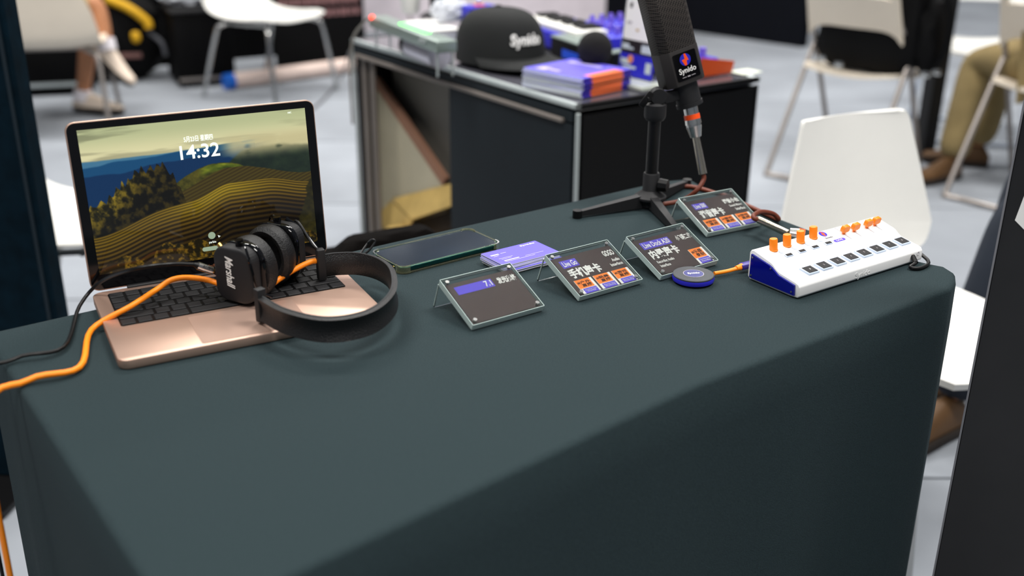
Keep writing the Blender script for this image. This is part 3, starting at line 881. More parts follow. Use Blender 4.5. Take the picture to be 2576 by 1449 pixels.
put('yellow_pull', lump((0.12, -0.205, 0.28), (0.028, 0.02, 0.035), 0.1, 1.0), YELLOW, db)
put('grey_handle', B().tube([(0.19, -0.15, 0.30), (0.26, -0.18, 0.24), (0.28, -0.18, 0.16)], 0.014, 8), mat('grey_webbing', (90, 92, 98), 0.7), db)
put('label_patch', B().box((0.06, -0.200, 0.17), (0.16, 0.012, 0.03), 0.003, 1), mat('dull_pink_patch', (112, 80, 76), 0.8), db)
q = P(200, 232, 0)
lb2 = thing('low_black_case', 'low black case with a grey trim strip behind the seated person', 'case', TL(q.x - 0.30, q.y - 0.02, 0) @ RZ(16))
put('box', B().box((0, 0, 0.16), (0.75, 0.28, 0.30), 0.01, 2), DEEPBLK, lb2)
put('trim_strip', B().box((0, -0.143, 0.065), (0.74, 0.008, 0.022)), ALU, lb2, smooth=False)
put('foot', B().box((0, 0, 0.005), (0.6, 0.2, 0.012)), BLK, lb2, smooth=False)
t0, t1 = P(577, 204, 0.05), P(905, 160, 0.05)
td = (t1 - t0).normalized()
tb = thing('mailing_tube', 'long pale tube with a bright blue end cap on the carpet', 'tube', frame((t0.x, t0.y, 0.048), td, z=V((0, 0, 1))))
put('tube', B().cyl((0.02, 0, 0), ((t1 - t0).length + 0.15, 0, 0), 0.046, n=28), PINKT, tb)
put('end_cap', B().cyl((-0.03, 0, 0), (0.025, 0, 0), 0.0475, n=28), BLUECAP, tb)
bq_ = P(800, 190, 0)
nb = thing('notice_board', 'black notice board with rows of dull pink print against the wall', 'board', frame((bq_.x, bq_.y + 0.20, 0), bd_, z=V((0, 0, 1))))
nbo = put('board', B().box((0, 0, 0.45), (0.62, 0.012, 0.86)), DEEPBLK, nb, RX(-3), smooth=False)
for r_ in range(6):
    xx = -0.27
    while xx < 0.25:
        w_ = random.uniform(0.025, 0.05)
        put('print', B().box((xx + w_ / 2, -0.0072, 0.36 + r_ * 0.075), (w_, 0.001, 0.042)), PINKPR, nb, RX(-3), smooth=False); xx += w_ + 0.012
tag(put('floor_cable', B().tube([P(905, 100, 0.02) * 0 + P(880, 130, 0.30), P(860, 190, 0.02), P(835, 225, 0.008), P(805, 258, 0.008), P(770, 280, 0.008), P(640, 330, 0.008)], 0.006, 8), mat('grey_floor_cable', (92, 92, 96), 0.6)), 'grey cable running down to the carpet beside the chrome legged chair', 'cable')


# ------------------------------------------------------------------ people
def skin(name, joints, edges, material, parent, sub=1):
    keys = list(joints); inv = parent.matrix_world.inverted()
    me = bpy.data.meshes.new(name)
    me.from_pydata([tuple(inv @ V(joints[k][0])) for k in keys], [(keys.index(a), keys.index(b)) for a, b in edges], [])
    o = bpy.data.objects.new(name, me); COL.objects.link(o)
    md = o.modifiers.new('s', 'SKIN'); md.use_smooth_shade = True
    for i, k in enumerate(keys):
        sv = me.skin_vertices[0].data[i]; r_ = joints[k][1]
        sv.radius = (r_, r_) if not hasattr(r_, '__len__') else r_
        sv.use_root = (i == 0)
    ss_ = o.modifiers.new('d', 'SUBSURF'); ss_.levels = sub + 1; ss_.render_levels = sub + 1
    bpy.context.view_layer.update()
    dg = bpy.context.evaluated_depsgraph_get()
    nm = bpy.data.meshes.new_from_object(o.evaluated_get(dg))
    bpy.data.objects.remove(o)
    nm.name = name; nm.materials.clear()
    return put(name, nm, material, parent, ang=80)


def shoe(parent, ankle, d, material, sole, L=0.27):
    inv = parent.matrix_world.inverted(); d = V((d[0], d[1], 0)).normalized() if abs(d[2]) < 0.05 else V(d).normalized()
    y = V((-d.y, d.x, 0)).normalized(); z = d.cross(y); a = V(ankle)
    mx = inv @ frame(a - z * 0.085 - d * 0.06, d, y=y)

    def f(u, v):
        h = np.interp(u, [0, 0.1, 0.3, 0.5, 0.75, 0.95, 1.0], [0.05, 0.095, 0.105, 0.085, 0.055, 0.045, 0.02])
        wd = np.interp(u, [0, 0.08, 0.3, 0.7, 0.92, 1.0], [0.02, 0.032, 0.036, 0.047, 0.038, 0.012])
        a_ = 2 * math.pi * v
        return V((u * L, wd * math.cos(a_) * (1.0 if math.sin(a_) < 0 else 0.9), 0.028 + (h - 0.028) * max(0, math.sin(a_)) + 0.018 * min(0, math.sin(a_))))
    o = put('shoe', B().sheet(f, 18, 20), material, parent, mx, ang=70)
    put('sole', B().prism([(u * L, s_ * np.interp(u, [0, 0.08, 0.3, 0.7, 0.92, 1.0], [0.022, 0.034, 0.038, 0.050, 0.041, 0.014])) for s_, us in ((1, (0, 0.08, 0.3, 0.7, 0.92, 1.0)), (-1, (1.0, 0.92, 0.7, 0.3, 0.08, 0))) for u in us], 0.0, 0.026, bev=0.004, seg=1), sole, o)
    return o


def sitter(label, pel, fwd, kneeL, ankL, kneeR, ankR, bottoms, shin_bare, top_mat, shoe_mat, sole_mat, footL, footR, sock=None):
    fwd = V(fwd).normalized(); sd = V((fwd.y, -fwd.x, 0)); Z = V((0, 0, 1)); pel = V(pel)
    t = thing('person', label, 'person', (pel.x, pel.y, 0))
    J = {'pel': (pel, (0.15, 0.12)), 'waist': (pel + Z * 0.20 - fwd * 0.02, (0.14, 0.105)), 'chest': (pel + Z * 0.40, (0.165, 0.115)), 'nb': (pel + Z * 0.545, 0.07), 'neck': (pel + Z * 0.60, 0.055),
         'head': (pel + Z * 0.70 + fwd * 0.03, 0.088), 'crown': (pel + Z * 0.79 + fwd * 0.03, 0.075)}
    E = [('pel', 'waist'), ('waist', 'chest'), ('chest', 'nb'), ('nb', 'neck'), ('neck', 'head'), ('head', 'crown')]
    for s_, n, kn_, an_ in ((-1, 'L', kneeL, ankL), (1, 'R', kneeR, ankR)):
        hip = pel + sd * (0.09 * s_) + fwd * 0.05 - Z * 0.01
        J['hip' + n] = (hip, 0.095); J['mid' + n] = (hip.lerp(V(kn_), 0.55), 0.078); J['knee' + n] = (V(kn_), 0.058); J['calf' + n] = (V(kn_).lerp(V(an_), 0.35), 0.052); J['ank' + n] = (V(an_), 0.036)
        E += [('pel', 'hip' + n), ('hip' + n, 'mid' + n), ('mid' + n, 'knee' + n), ('knee' + n, 'calf' + n), ('calf' + n, 'ank' + n)]
        sh_ = pel + Z * 0.50 + sd * (0.175 * s_); el = sh_ - Z * 0.27 + fwd * 0.06 + sd * 0.03 * s_; wr = el + fwd * 0.17 + Z * 0.22 - sd * 0.07 * s_
        J['sho' + n] = (sh_, 0.06); J['elb' + n] = (el, 0.042); J['wri' + n] = (wr, 0.028); J['palm' + n] = (wr + fwd * 0.06, (0.036, 0.018))
        E += [('chest', 'sho' + n), ('sho' + n, 'elb' + n), ('elb' + n, 'wri' + n), ('wri' + n, 'palm' + n)]
        for k in range(4):
            b0 = wr + fwd * 0.09 + sd * (0.02 * (k - 1.5)); J['f%d%s' % (k, n)] = (b0, 0.009); J['g%d%s' % (k, n)] = (b0 + fwd * (0.045 - 0.006 * abs(k - 1.2)) - Z * 0.03, 0.008)
            E += [('palm' + n, 'f%d%s' % (k, n)), ('f%d%s' % (k, n), 'g%d%s' % (k, n))]
        J['th' + n] = (wr + fwd * 0.06 - sd * 0.05 * s_ - Z * 0.01, 0.010); E += [('palm' + n, 'th' + n)]
    skin('body', J, E, SKIN, t)
    grow = lambda k, d: (J[k][0], tuple(r + d for r in (J[k][1] if hasattr(J[k][1], '__len__') else (J[k][1],) * 2)))
    tk = {k: grow(k, 0.014) for k in ('pel', 'waist', 'chest', 'shoL', 'shoR', 'elbL', 'elbR')}; tk['neckl'] = (pel + Z * 0.545, 0.082)
    skin('shirt', tk, [('pel', 'waist'), ('waist', 'chest'), ('chest', 'neckl'), ('chest', 'shoL'), ('chest', 'shoR'), ('shoL', 'elbL'), ('shoR', 'elbR')], top_mat, t)
    names = ['pel'] + [a + n for n in 'LR' for a in ('hip', 'mid', 'knee')] + ([] if shin_bare else [a + n for n in 'LR' for a in ('calf', 'ank')])
    tr = {k: grow(k, 0.022 if k[:3] != 'ank' else 0.034) for k in names}; te = []
    for n in 'LR':
        te += [('pel', 'hip' + n), ('hip' + n, 'mid' + n), ('mid' + n, 'knee' + n)] + ([] if shin_bare else [('knee' + n, 'calf' + n), ('calf' + n, 'ank' + n)])
    skin('shorts' if shin_bare else 'trousers', tr, te, bottoms, t)
    hd = pel + Z * 0.74 + fwd * 0.03
    inv = t.matrix_world.inverted(); h0 = inv @ hd
    put('hair', B().sheet(lambda u, v: h0 - fwd * 0.018 + V((0, 0, 0.02)) + V((0.094 * math.sin(u * 1.75) * math.cos(2 * math.pi * v), 0.094 * math.sin(u * 1.75) * math.sin(2 * math.pi * v), 0.10 * math.cos(u * 1.75))), 10, 24), HAIR, t)
    for s_ in (-1, 1):
        put('eye', B().sph(tuple(h0 + fwd * 0.088 + sd * 0.032 * s_ - V((0, 0, 0.02))), 0.011, 10), PRWHITE, t)
        put('ear', B().sph(tuple(h0 + sd * 0.094 * s_ - V((0, 0, 0.03))), (0.016, 0.016, 0.03), 10), SKIN, t)
    put('nose', B().sph(tuple(h0 + fwd * 0.10 - V((0, 0, 0.04))), (0.015, 0.015, 0.024), 10), SKIN, t)
    put('mouth', B().sph(tuple(h0 + fwd * 0.086 - V((0, 0, 0.075))), (0.022, 0.022, 0.006), 10), mat('lips', (150, 84, 74), 0.5), t)
    for an_, fd_ in ((ankL, footL), (ankR, footR)):
        if sock:
            kn2 = V(kneeL if an_ is ankL else kneeR); a_ = V(an_)
            put('sock', B().tube([inv @ (a_ - (kn2 - a_).normalized() * 0.03), inv @ a_, inv @ (a_ + (kn2 - a_).normalized() * 0.03)], 0.046, 14), sock, t)
        shoe(t, an_, fd_, shoe_mat, sole_mat, 0.29)
    return t


# left: bare shins, white socks, one leg crossed over the other
fl = P(215, 285, 0); an = fl + V((0, 0, 0.10)); kn = PY(228, 58, an.y + 0.02)
pl_ = V((-2.55, 5.52, 0.58))
kn2 = PY(243, 8, an.y - 0.02); an2 = PY(268, 112, an.y - 0.06)
sitter('seated person in khaki shorts and cream shoes with one leg crossed', pl_, (0.95, -0.12, 0), kn, an, kn2, an2, KHAKI, True, SHIRT, SHOEW, SOLE, (0.95, -0.2, 0), (0.62, -0.15, -0.55), SOCK)
# right: olive trousers and brown shoes
an = P(2385, 452, 0) + V((0, 0, 0.09)); kn = PY(2462, 152, an.y + 0.16)
pel = gcm @ V((0.06, 0.07, 0.555)); an2 = an + V((0.20, 0.22, 0)); kn2 = kn + V((0.16, 0.10, 0.02))
sitter('seated person in olive trousers and brown shoes', pel, (kn - pel).normalized() * 1.0 if False else (gyd - gxd * 0.6), kn, an, kn2, an2, OLIVE, False, mat('white_shirt', (214, 216, 222), 0.9, bump=0.3), SHOEB, SOLE, (-0.6, -0.3, 0), (-0.5, 0.2, 0))

# ------------------------------------------------------------------ poster board at the right edge
r0 = PY(2541, 460, 1.22)
rb = thing('poster_board', 'black poster board with a white hexagon beside the table end', 'poster', TL(r0.x, 1.22, 0) @ RZ(-28))
rbo = put('board', B().box((0.30, 0, 0.72), (0.60, 0.010, 1.30), 0.001, 1), mat('poster_black', (18, 17, 18), 0.3, var=0.3, vscale=14), rb, smooth=False)
put('edge_strip', B().box((-0.0012, -0.001, 0.72), (0.0024, 0.012, 1.30)), mat('clear_edge', (120, 120, 124), 0.2), rb, smooth=False)
rq = rb.matrix_world.inverted()
hx0 = rq @ PP(2563, 575, rb.matrix_world @ V((0, -0.005, 0)), rb.matrix_world.to_3x3() @ V((0, 1, 0)))
put('white_hexagon', B().prism([(hx0.x - 0.006, hx0.z + 0.01), (hx0.x + 0.006, hx0.z), (hx0.x + 0.09, hx0.z + 0.03), (hx0.x + 0.13, hx0.z + 0.09), (hx0.x + 0.09, hx0.z + 0.15), (hx0.x + 0.012, hx0.z + 0.13)], 0.0, 0.001, mx=TL(0, -0.0055, 0) @ RX(90)), PRWHITE, rbo, smooth=False)
put('foot', B().box((0.30, 0.0, 0.035), (0.56, 0.30, 0.07), 0.004, 1), BLK, rb)

# person in dark denim behind the poster board
an = P(2440, 800, 0.08); an = V((0.98, 2.02, 0.09)); kn = PY(2578, 548, 2.35)
pel = kn + V((0.36, 0.26, 0.08)); sitter('seated person in dark denim trousers behind the poster board', pel, (-0.85, -0.5, 0), kn, V((kn.x - 0.14, kn.y - 0.10, 0.09)), kn + V((0.12, 0.22, 0.0)), V((kn.x + 0.05, kn.y + 0.16, 0.09)), JEANS, False, mat('navy_shirt', (40, 46, 60), 0.9), SHOEB, SOLE, (-0.8, -0.5, 0), (-0.8, -0.4, 0))
st_ = thing('stool', 'black stool under the person in dark denim', 'stool', (pel.x, pel.y, 0))
put('seat', B().lathe([(0.16, pel.z - 0.17), (0.18, pel.z - 0.16), (0.18, pel.z - 0.135), (0.16, pel.z - 0.125)], 28), BLKM, st_)
for k in range(4):
    a = R(45 + 90 * k)
    put('leg', B().cyl((0.19 * math.cos(a), 0.19 * math.sin(a), 0), (0.12 * math.cos(a), 0.12 * math.sin(a), pel.z - 0.165), 0.012), STEELT, st_)
# ------------------------------------------------------------------ the demo table
T = 0.80
E1 = V((math.cos(R(34.5)), math.sin(R(34.5)), 0)); E2 = V((E1.y, -E1.x, 0)); ZZ = V((0, 0, 1))
far_l = P(878, 632, T); far_r = P(1700, 447, T)
ed = (far_r - far_l).normalized()
outline = [far_l - ed * 0.46, far_l, (far_l + far_r) / 2, far_r - ed * 0.03, P(1735, 449, T), P(1766, 467, T), P(1798, 482, T), P(1870, 513, T),
           P(1954, 546, T), P(2033, 576, T), P(2200, 630, T), P(2335, 661, T), P(2375, 669, T), P(2402, 686, T), P(2404, 706, T)]
n_r = outline[-1] - ed * 0.03 + V((ed.y, -ed.x, 0)) * 0.012
n_l = outline[0] + V((ed.y, -ed.x, 0)) * 0.60
outline += [n_r, n_r - ed * 0.45, n_l + ed * 0.06, n_l + ed * 0.02 - V((ed.y, -ed.x, 0)) * 0.02, n_l - V((ed.y, -ed.x, 0)) * 0.06]
ctr = sum(outline, V()) / len(outline)

tbl = thing('demo_table', 'long demo table under a black cloth, hidden but for its shape', 'table', (ctr.x, ctr.y, 0))
inner = [(ctr + (p - ctr) * 0.97 - V((ctr.x, ctr.y, 0))) for p in outline]
put('tabletop', B().prism([(p.x, p.y) for p in inner], T - 0.035, T - 0.006), mat('table_board', (150, 140, 125), 0.6), tbl)
for i in (1, 4, 12, 17):
    q = inner[i] * 0.8
    put('leg', B().cyl((q.x, q.y, 0), (q.x, q.y, T - 0.036), 0.02), STEELT, tbl)

bm = bmesh.new()
N_ = 14
dense = []
for i in range(len(outline)):
    a, b_ = outline[i], outline[(i + 1) % len(outline)]
    k = max(1, int((b_ - a).length / 0.03))
    for j in range(k):
        dense.append(a.lerp(b_, j / k))
nd = len(dense)
tan = [(dense[(i + 1) % nd] - dense[i - 1]).normalized() for i in range(nd)]
nor = [V((t_.y, -t_.x, 0)) for t_ in tan]
if (dense[0] - ctr).dot(nor[0]) < 0:
    nor = [-q for q in nor]
rings = [[bm.verts.new(p - nor[i] * 0.008) for i, p in enumerate(dense)],
         [bm.verts.new(p - nor[i] * 0.002 - ZZ * 0.001) for i, p in enumerate(dense)],
         [bm.verts.new(p + nor[i] * 0.001 - ZZ * 0.005) for i, p in enumerate(dense)]]
for d in range(1, N_ + 1):
    f = d / N_
    rings.append([bm.verts.new(p + nor[i] * (0.002 + 0.020 * f * (0.5 + 0.5 * math.sin(i * 0.85 + 0.6 * math.sin(i * 0.31)))) - ZZ * (0.008 + 0.72 * f)) for i, p in enumerate(dense)])
bm.faces.new(rings[0])
for a, b_ in zip(rings, rings[1:]):
    for i in range(nd):
        bm.faces.new((a[i], b_[i], b_[(i + 1) % nd], a[(i + 1) % nd]))
bmesh.ops.recalc_face_normals(bm, faces=bm.faces)
bc = B(); bc.bm.free(); bc.bm = bm
tag(put('tablecloth', bc, CLOTH, ang=60), 'black cloth draped over the demo table under the laptop and signs', 'tablecloth')

# ------------------------------------------------------------------ laptop
hA, hB = P(230, 737, T + 0.012), P(826, 640, T + 0.012)
hx = (hB - hA).normalized(); LW = (hB - hA).length; LD = 0.208; LH = 0.203
lapm = frame((hA + hB) / 2 - ZZ * 0.012, hx, z=ZZ)
lap = thing('laptop', 'open rose gold laptop showing a lock screen with vineyard hills', 'laptop', lapm)
base = put('base', B().prism(rrect(LW, LD, 0.012, 6, 0, -LD / 2), 0.001, 0.0115, bev=0.0012), ROSE, lap)
put('keyboard_well', B().prism(rrect(LW * 0.89, LD * 0.50, 0.003, 3, 0, -LD * 0.31), 0.0112, 0.0119), BLK, base)
put('trackpad', B().prism(rrect(LW * 0.41, LD * 0.38, 0.004, 3, 0, -LD * 0.785), 0.0112, 0.0119), mat('rose_trackpad', (196, 164, 148), 0.3, 0.5, var=0.0), base)
kw = LW * 0.89; kp = kw / 14.5; kme = {}
rows = [[1] * 13 + [1.5], [1] * 13 + [1.5], [1.5] + [1] * 13, [1.75] + [1] * 11 + [1.75], [2.25] + [1] * 10 + [2.25], [1, 1, 1, 1.25, 5, 1.25, 1, 1, 1, 1]]
for ri, row in enumerate(rows):
    x = -kw / 2; sc = 14.5 / sum(row)
    y = -LD * 0.31 + LD * 0.25 - (ri + 0.5) * (LD * 0.50 / 6)
    for k in row:
        wk = k * sc * kp
        key = round(wk, 4)
        if key not in kme:
            kme[key] = B().box((0, 0, 0.0006), (wk - 0.0028, LD * 0.50 / 6 - 0.003, 0.0012), 0.0005, 1).mesh('key')
        put('key', kme[key], BLKM, base, TL(x + wk / 2, y, 0.0119)); x += wk
hinge = put('hinge', B().cyl((-LW * 0.36, 0.001, 0.0105), (LW * 0.36, 0.001, 0.0105), 0.0045, n=12), BLK, lap)
LT = 90 - 84.5                                    # lid leans back a little past upright
lidm = TL(0, 0.002, 0.012) @ RX(90 - LT)          # lid plane: x right, y up the lid, z towards the viewer
lid = put('lid', B().prism(rrect(LW, LH, 0.011, 6, 0, LH / 2), -0.005, 0.0, bev=0.0012), ROSE, lap, lidm)
put('bezel', B().prism(rrect(LW - 0.003, LH - 0.003, 0.0095, 6, 0, LH / 2), 0.0, 0.0006), BLKG, lid)
SW, SH = LW * 0.915, LH * 0.855; SY = LH * 0.525


def vnoise(x, y, seed=0):
    rs = np.random.RandomState(seed); g = rs.rand(64, 64)
    xi = np.floor(x).astype(int); yi = np.floor(y).astype(int); fx = x - xi; fy = y - yi
    fx = fx * fx * (3 - 2 * fx); fy = fy * fy * (3 - 2 * fy)
    g00 = g[xi % 64, yi % 64]; g10 = g[(xi + 1) % 64, yi % 64]; g01 = g[xi % 64, (yi + 1) % 64]; g11 = g[(xi + 1) % 64, (yi + 1) % 64]
    return (g00 * (1 - fx) + g10 * fx) * (1 - fy) + (g01 * (1 - fx) + g11 * fx) * fy


def fbm(x, y, seed=0, o=4):
    s_, a, t_ = 0, 0.5, 0
    for i in range(o):
        s_ = s_ + a * vnoise(x * 2 ** i, y * 2 ** i, seed + i); t_ += a; a *= 0.5
    return s_ / t_


def landscape(nu, nv):
    """the picture on the screen: sky, misty ridges, forest, rows of vines; colours as sRGB, u right, v down"""
    u, v = np.meshgrid(np.linspace(0, 1, nu), np.linspace(0, 1, nv), indexing='ij')
    c3 = lambda *c: np.array(c, float)
    img = np.zeros((nu, nv, 3))

    def lay(mask, col):
        m_ = np.clip(mask, 0, 1)[..., None]
        img[:] = img * (1 - m_) + col * m_
    ss = lambda a, b, t: (lambda q: q * q * (3 - 2 * q))(np.clip((t - a) / (b - a), 0, 1))
    cl = fbm(u * 3, v * 18, 3)
    sky = c3(182, 188, 142)[None, None] * (1 - ss(0.02, 0.2, v))[..., None] + c3(222, 216, 168)[None, None] * ss(0.02, 0.2, v)[..., None]
    sky = sky * (1 - 0.25 * ss(0.5, 0.7, cl)[..., None] * (1 - u[..., None] * 0.7))
    img[:] = sky
    r1 = 0.205 - 0.01 * u + 0.012 * fbm(u * 9, u * 0, 5)
    lay(ss(0, 0.012, v - r1) * (u < 0.75), c3(66, 116, 146))
    r2 = 0.235 - 0.10 * u + 0.03 * fbm(u * 7, u * 0, 8)
    lay(ss(0, 0.012, v - r2) * ss(0.8, 0.6, u), c3(20, 72, 112))
    r3 = 0.30 - 0.16 * u + 0.05 * fbm(u * 6, u * 0, 9)
    lay(ss(0, 0.012, v - r3) * ss(0.85, 0.7, u), c3(10, 46, 84))
    # dark wooded slope on the right, under mist
    r4 = 0.20 + 0.05 * fbm(u * 8, u * 0, 14) + 0.25 * ss(0.72, 0.45, u)
    n4 = fbm(u * 26, v * 20, 15)
    lay(ss(0, 0.03, v - r4) * ss(0.48, 0.62, u), c3(16, 26, 24)[None, None] + n4[..., None] * c3(22, 26, 12)[None, None])
    mist = fbm(u * 7, v * 9, 21)
    mm = ss(0.34, 0.52, mist) * ss(0.56, 0.66, u) * ss(0.34, 0.22, v) * ss(0.1, 0.2, v)
    lay(mm * 0.85, c3(196, 186, 140))
    # middle knoll
    r5 = 0.315 + 0.9 * (u - 0.58) ** 2 * np.where(u < 0.58, 3.0, 4.0) + 0.01 * fbm(u * 30, u * 0, 31)
    n5 = fbm(u * 40, v * 28, 32)
    kn = c3(34, 36, 12)[None, None] + n5[..., None] * c3(70, 60, 16)[None, None]
    lay(ss(0, 0.008, v - r5), kn)
    gr = ss(0, 0.01, v - r5 - 0.004) * ss(0.075, 0.045, v - r5) * ss(0.47, 0.52, u) * ss(0.72, 0.66, u)
    lay(gr, c3(84, 96, 22)[None, None] + (fbm(u * 20, v * 30, 33)[..., None] - 0.5) * c3(120, 110, 30)[None, None])
    # far vine field
    r6 = 0.50 - 0.14 * ss(0.35, 0.62, u) + 0.10 * ss(0.66, 0.98, u) + 0.006 * fbm(u * 20, u * 0, 41)
    st6 = 0.5 + 0.5 * np.sin((u * 1.3 + v * 2.2) * 120)
    lay(ss(0, 0.006, v - r6) * ss(0.33, 0.37, u), c3(52, 42, 14)[None, None] + st6[..., None] * c3(20, 20, 6)[None, None])
    # forest on the left
    tre = fbm(u * 34, u * 0, 51) * 0.06 + 0.09 * np.abs(((u * 31 + fbm(u * 9, u * 0, 53) * 2) % 1) - 0.5)
    r7 = 0.47 - 0.23 * ss(0.0, 0.28, u) + 0.36 * ss(0.33, 0.46, u) + tre
    n7 = fbm(u * 46, v * 26, 52)
    sh = ss(0.25, 0.0, v - r7)[..., None]
    lay(ss(0, 0.006, v - r7) * (u < 0.47), (c3(22, 22, 6)[None, None] + ss(0.35, 0.75, n7)[..., None] * c3(104, 84, 20)[None, None]) * (0.30 + 0.75 * sh * ss(0.36, 0.1, u)[..., None] + 0.1))
    # near vine field, rows following the swell
    r8 = 0.735 - 0.145 * ss(0.0, 0.36, u) - 0.03 * ss(0.3, 0.5, u) - 0.085 * ss(0.44, 0.62, u) + 0.06 * ss(0.78, 1.0, u)
    d8 = v - r8
    st8 = 0.5 + 0.5 * np.sin(np.power(np.clip(d8, 0, 1) + 0.02, 0.62) * 175 + 3.2 * ss(0.3, 0.8, u) - 2 * u)
    lit8 = np.exp(-((d8 - 0.03) / 0.09) ** 2) * (0.35 + 0.65 * np.exp(-((u - 0.56) / 0.2) ** 2))
    col8 = c3(26, 18, 6)[None, None] + st8[..., None] * c3(70, 54, 14)[None, None] + lit8[..., None] * c3(66, 62, 10)[None, None]
    col8 = col8 * (1 - 0.55 * ss(0.08, 0.36, d8)[..., None]) * (1 - 0.35 * ss(0.6, 0.95, u)[..., None] * ss(0.06, 0.2, d8)[..., None])
    lay(ss(0, 0.006, d8) * (v > 0.44), col8)
    # dark trees, right edge and bottom
    r9 = 0.98 - 0.9 * (v - 0.5) * 0.28 + 0.03 * fbm(v * 30, u * 0, 61)
    n9 = fbm(u * 40, v * 30, 62)
    lay(ss(0, 0.01, u - r9) * (v > 0.5), c3(20, 20, 8)[None, None] + n9[..., None] * c3(40, 34, 8)[None, None])
    r10 = 0.985 - 0.14 * np.clip(fbm(u * 9, u * 0, 71) * 1.9 - 0.45, 0, 1) - 0.02 * fbm(u * 50, u * 0, 72)
    n10 = fbm(u * 60, v * 40, 73)
    lay(ss(0, 0.006, v - r10), c3(26, 22, 6)[None, None] + ss(0.4, 0.8, n10)[..., None] * c3(90, 66, 14)[None, None])
    c = np.clip(img, 0, 255) / 255.0
    return np.where(c <= 0.04045, c / 12.92, ((c + 0.055) / 1.055) ** 2.4)


NU, NV = 440, 276
pic = landscape(NU, NV)
gx, gy = np.meshgrid(np.linspace(-SW / 2, SW / 2, NU), np.linspace(SH / 2, -SH / 2, NV), indexing='ij')
co = np.stack([gx, gy, np.zeros_like(gx)], -1).reshape(-1, 3)
idx = np.arange(NU * NV).reshape(NU, NV)
fc = np.stack([idx[:-1, :-1], idx[:-1, 1:], idx[1:, 1:], idx[1:, :-1]], -1).reshape(-1, 4)
sme = bpy.data.meshes.new('screen'); sme.from_pydata(co.tolist(), [], fc.tolist())
ca = sme.color_attributes.new('picture', 'FLOAT_COLOR', 'POINT')
ca.data.foreach_set('color', np.concatenate([pic.reshape(-1, 3), np.ones((NU * NV, 1))], 1).astype(np.float32).reshape(-1))
smt = bpy.data.materials.new('lit_screen'); smt.use_nodes = True
nt = smt.node_tree; b_ = nt.nodes['Principled BSDF']
at = nt.nodes.new('ShaderNodeAttribute'); at.attribute_name = 'picture'
b_.inputs['Base Color'].default_value = (0.004, 0.004, 0.006, 1); b_.inputs['Roughness'].default_value = 0.07
nt.links.new(at.outputs['Color'], b_.inputs['Emission Color']); b_.inputs['Emission Strength'].default_value = 1.15
scr = put('screen', sme, smt, lid, TL(0, SY, 0.0009), smooth=False)
SCRT = mat('screen_text', (225, 235, 225), emit=1.15); SCRD = mat('screen_dim', (120, 136, 116), emit=1.15)
sx_, sy_ = (lambda u: (u - 0.5) * SW), (lambda v: (0.5 - v) * SH)
letters(('14:32', 0.012, 0), sx_(0.50), sy_(0.225), SW * 0.175, SH * 0.098, 0.0004, SCRT, scr)
letters(('5月23日 星期四', 0.008, 0), sx_(0.50), sy_(0.135), SW * 0.128, SH * 0.042, 0.0004, SCRT, scr)
put('user_picture', B().cyl((sx_(0.505), sy_(0.838), 0.0003), (sx_(0.505), sy_(0.838), 0.0005), SW * 0.0165, n=24), SCRD, scr)
letters('parbio', sx_(0.505), sy_(0.888), SW * 0.032, SH * 0.022, 0.0004, SCRT, scr)
put('password_field', B().prism(rrect(SW * 0.10, SH * 0.03, SH * 0.0145, 5, sx_(0.505), sy_(0.932)), 0.0003, 0.0005), SCRD, scr)
letters('ABC', sx_(0.925), sy_(0.022), SW * 0.018, SH * 0.012, 0.0004, SCRT, scr)
put('cursor', B().prism([(0, 0), (0.0012, -0.0035), (0.0018, -0.0018), (0.0035, -0.0018)], 0.0003, 0.0005, mx=TL(sx_(0.532), sy_(0.842))), SCRT, scr)
letters('MacBook', 0, LH * 0.047, LW * 0.062, LH * 0.016, 0.0007, mat('bezel_text', (150, 92, 62), 0.5), lid)

# ------------------------------------------------------------------ headphones in front of the screen
dk = T + 0.0125
axis = V((0.44, 0.90, 0)).normalized()           # from the near cup to the far cup
face_x = V((axis.y, -axis.x, 0))
hp = thing('headphones', 'black leather headphones lying on the laptop keyboard', 'headphones', (P(680, 800, dk).x, P(680, 800, dk).y, dk))
hpi = hp.matrix_world.inverted()


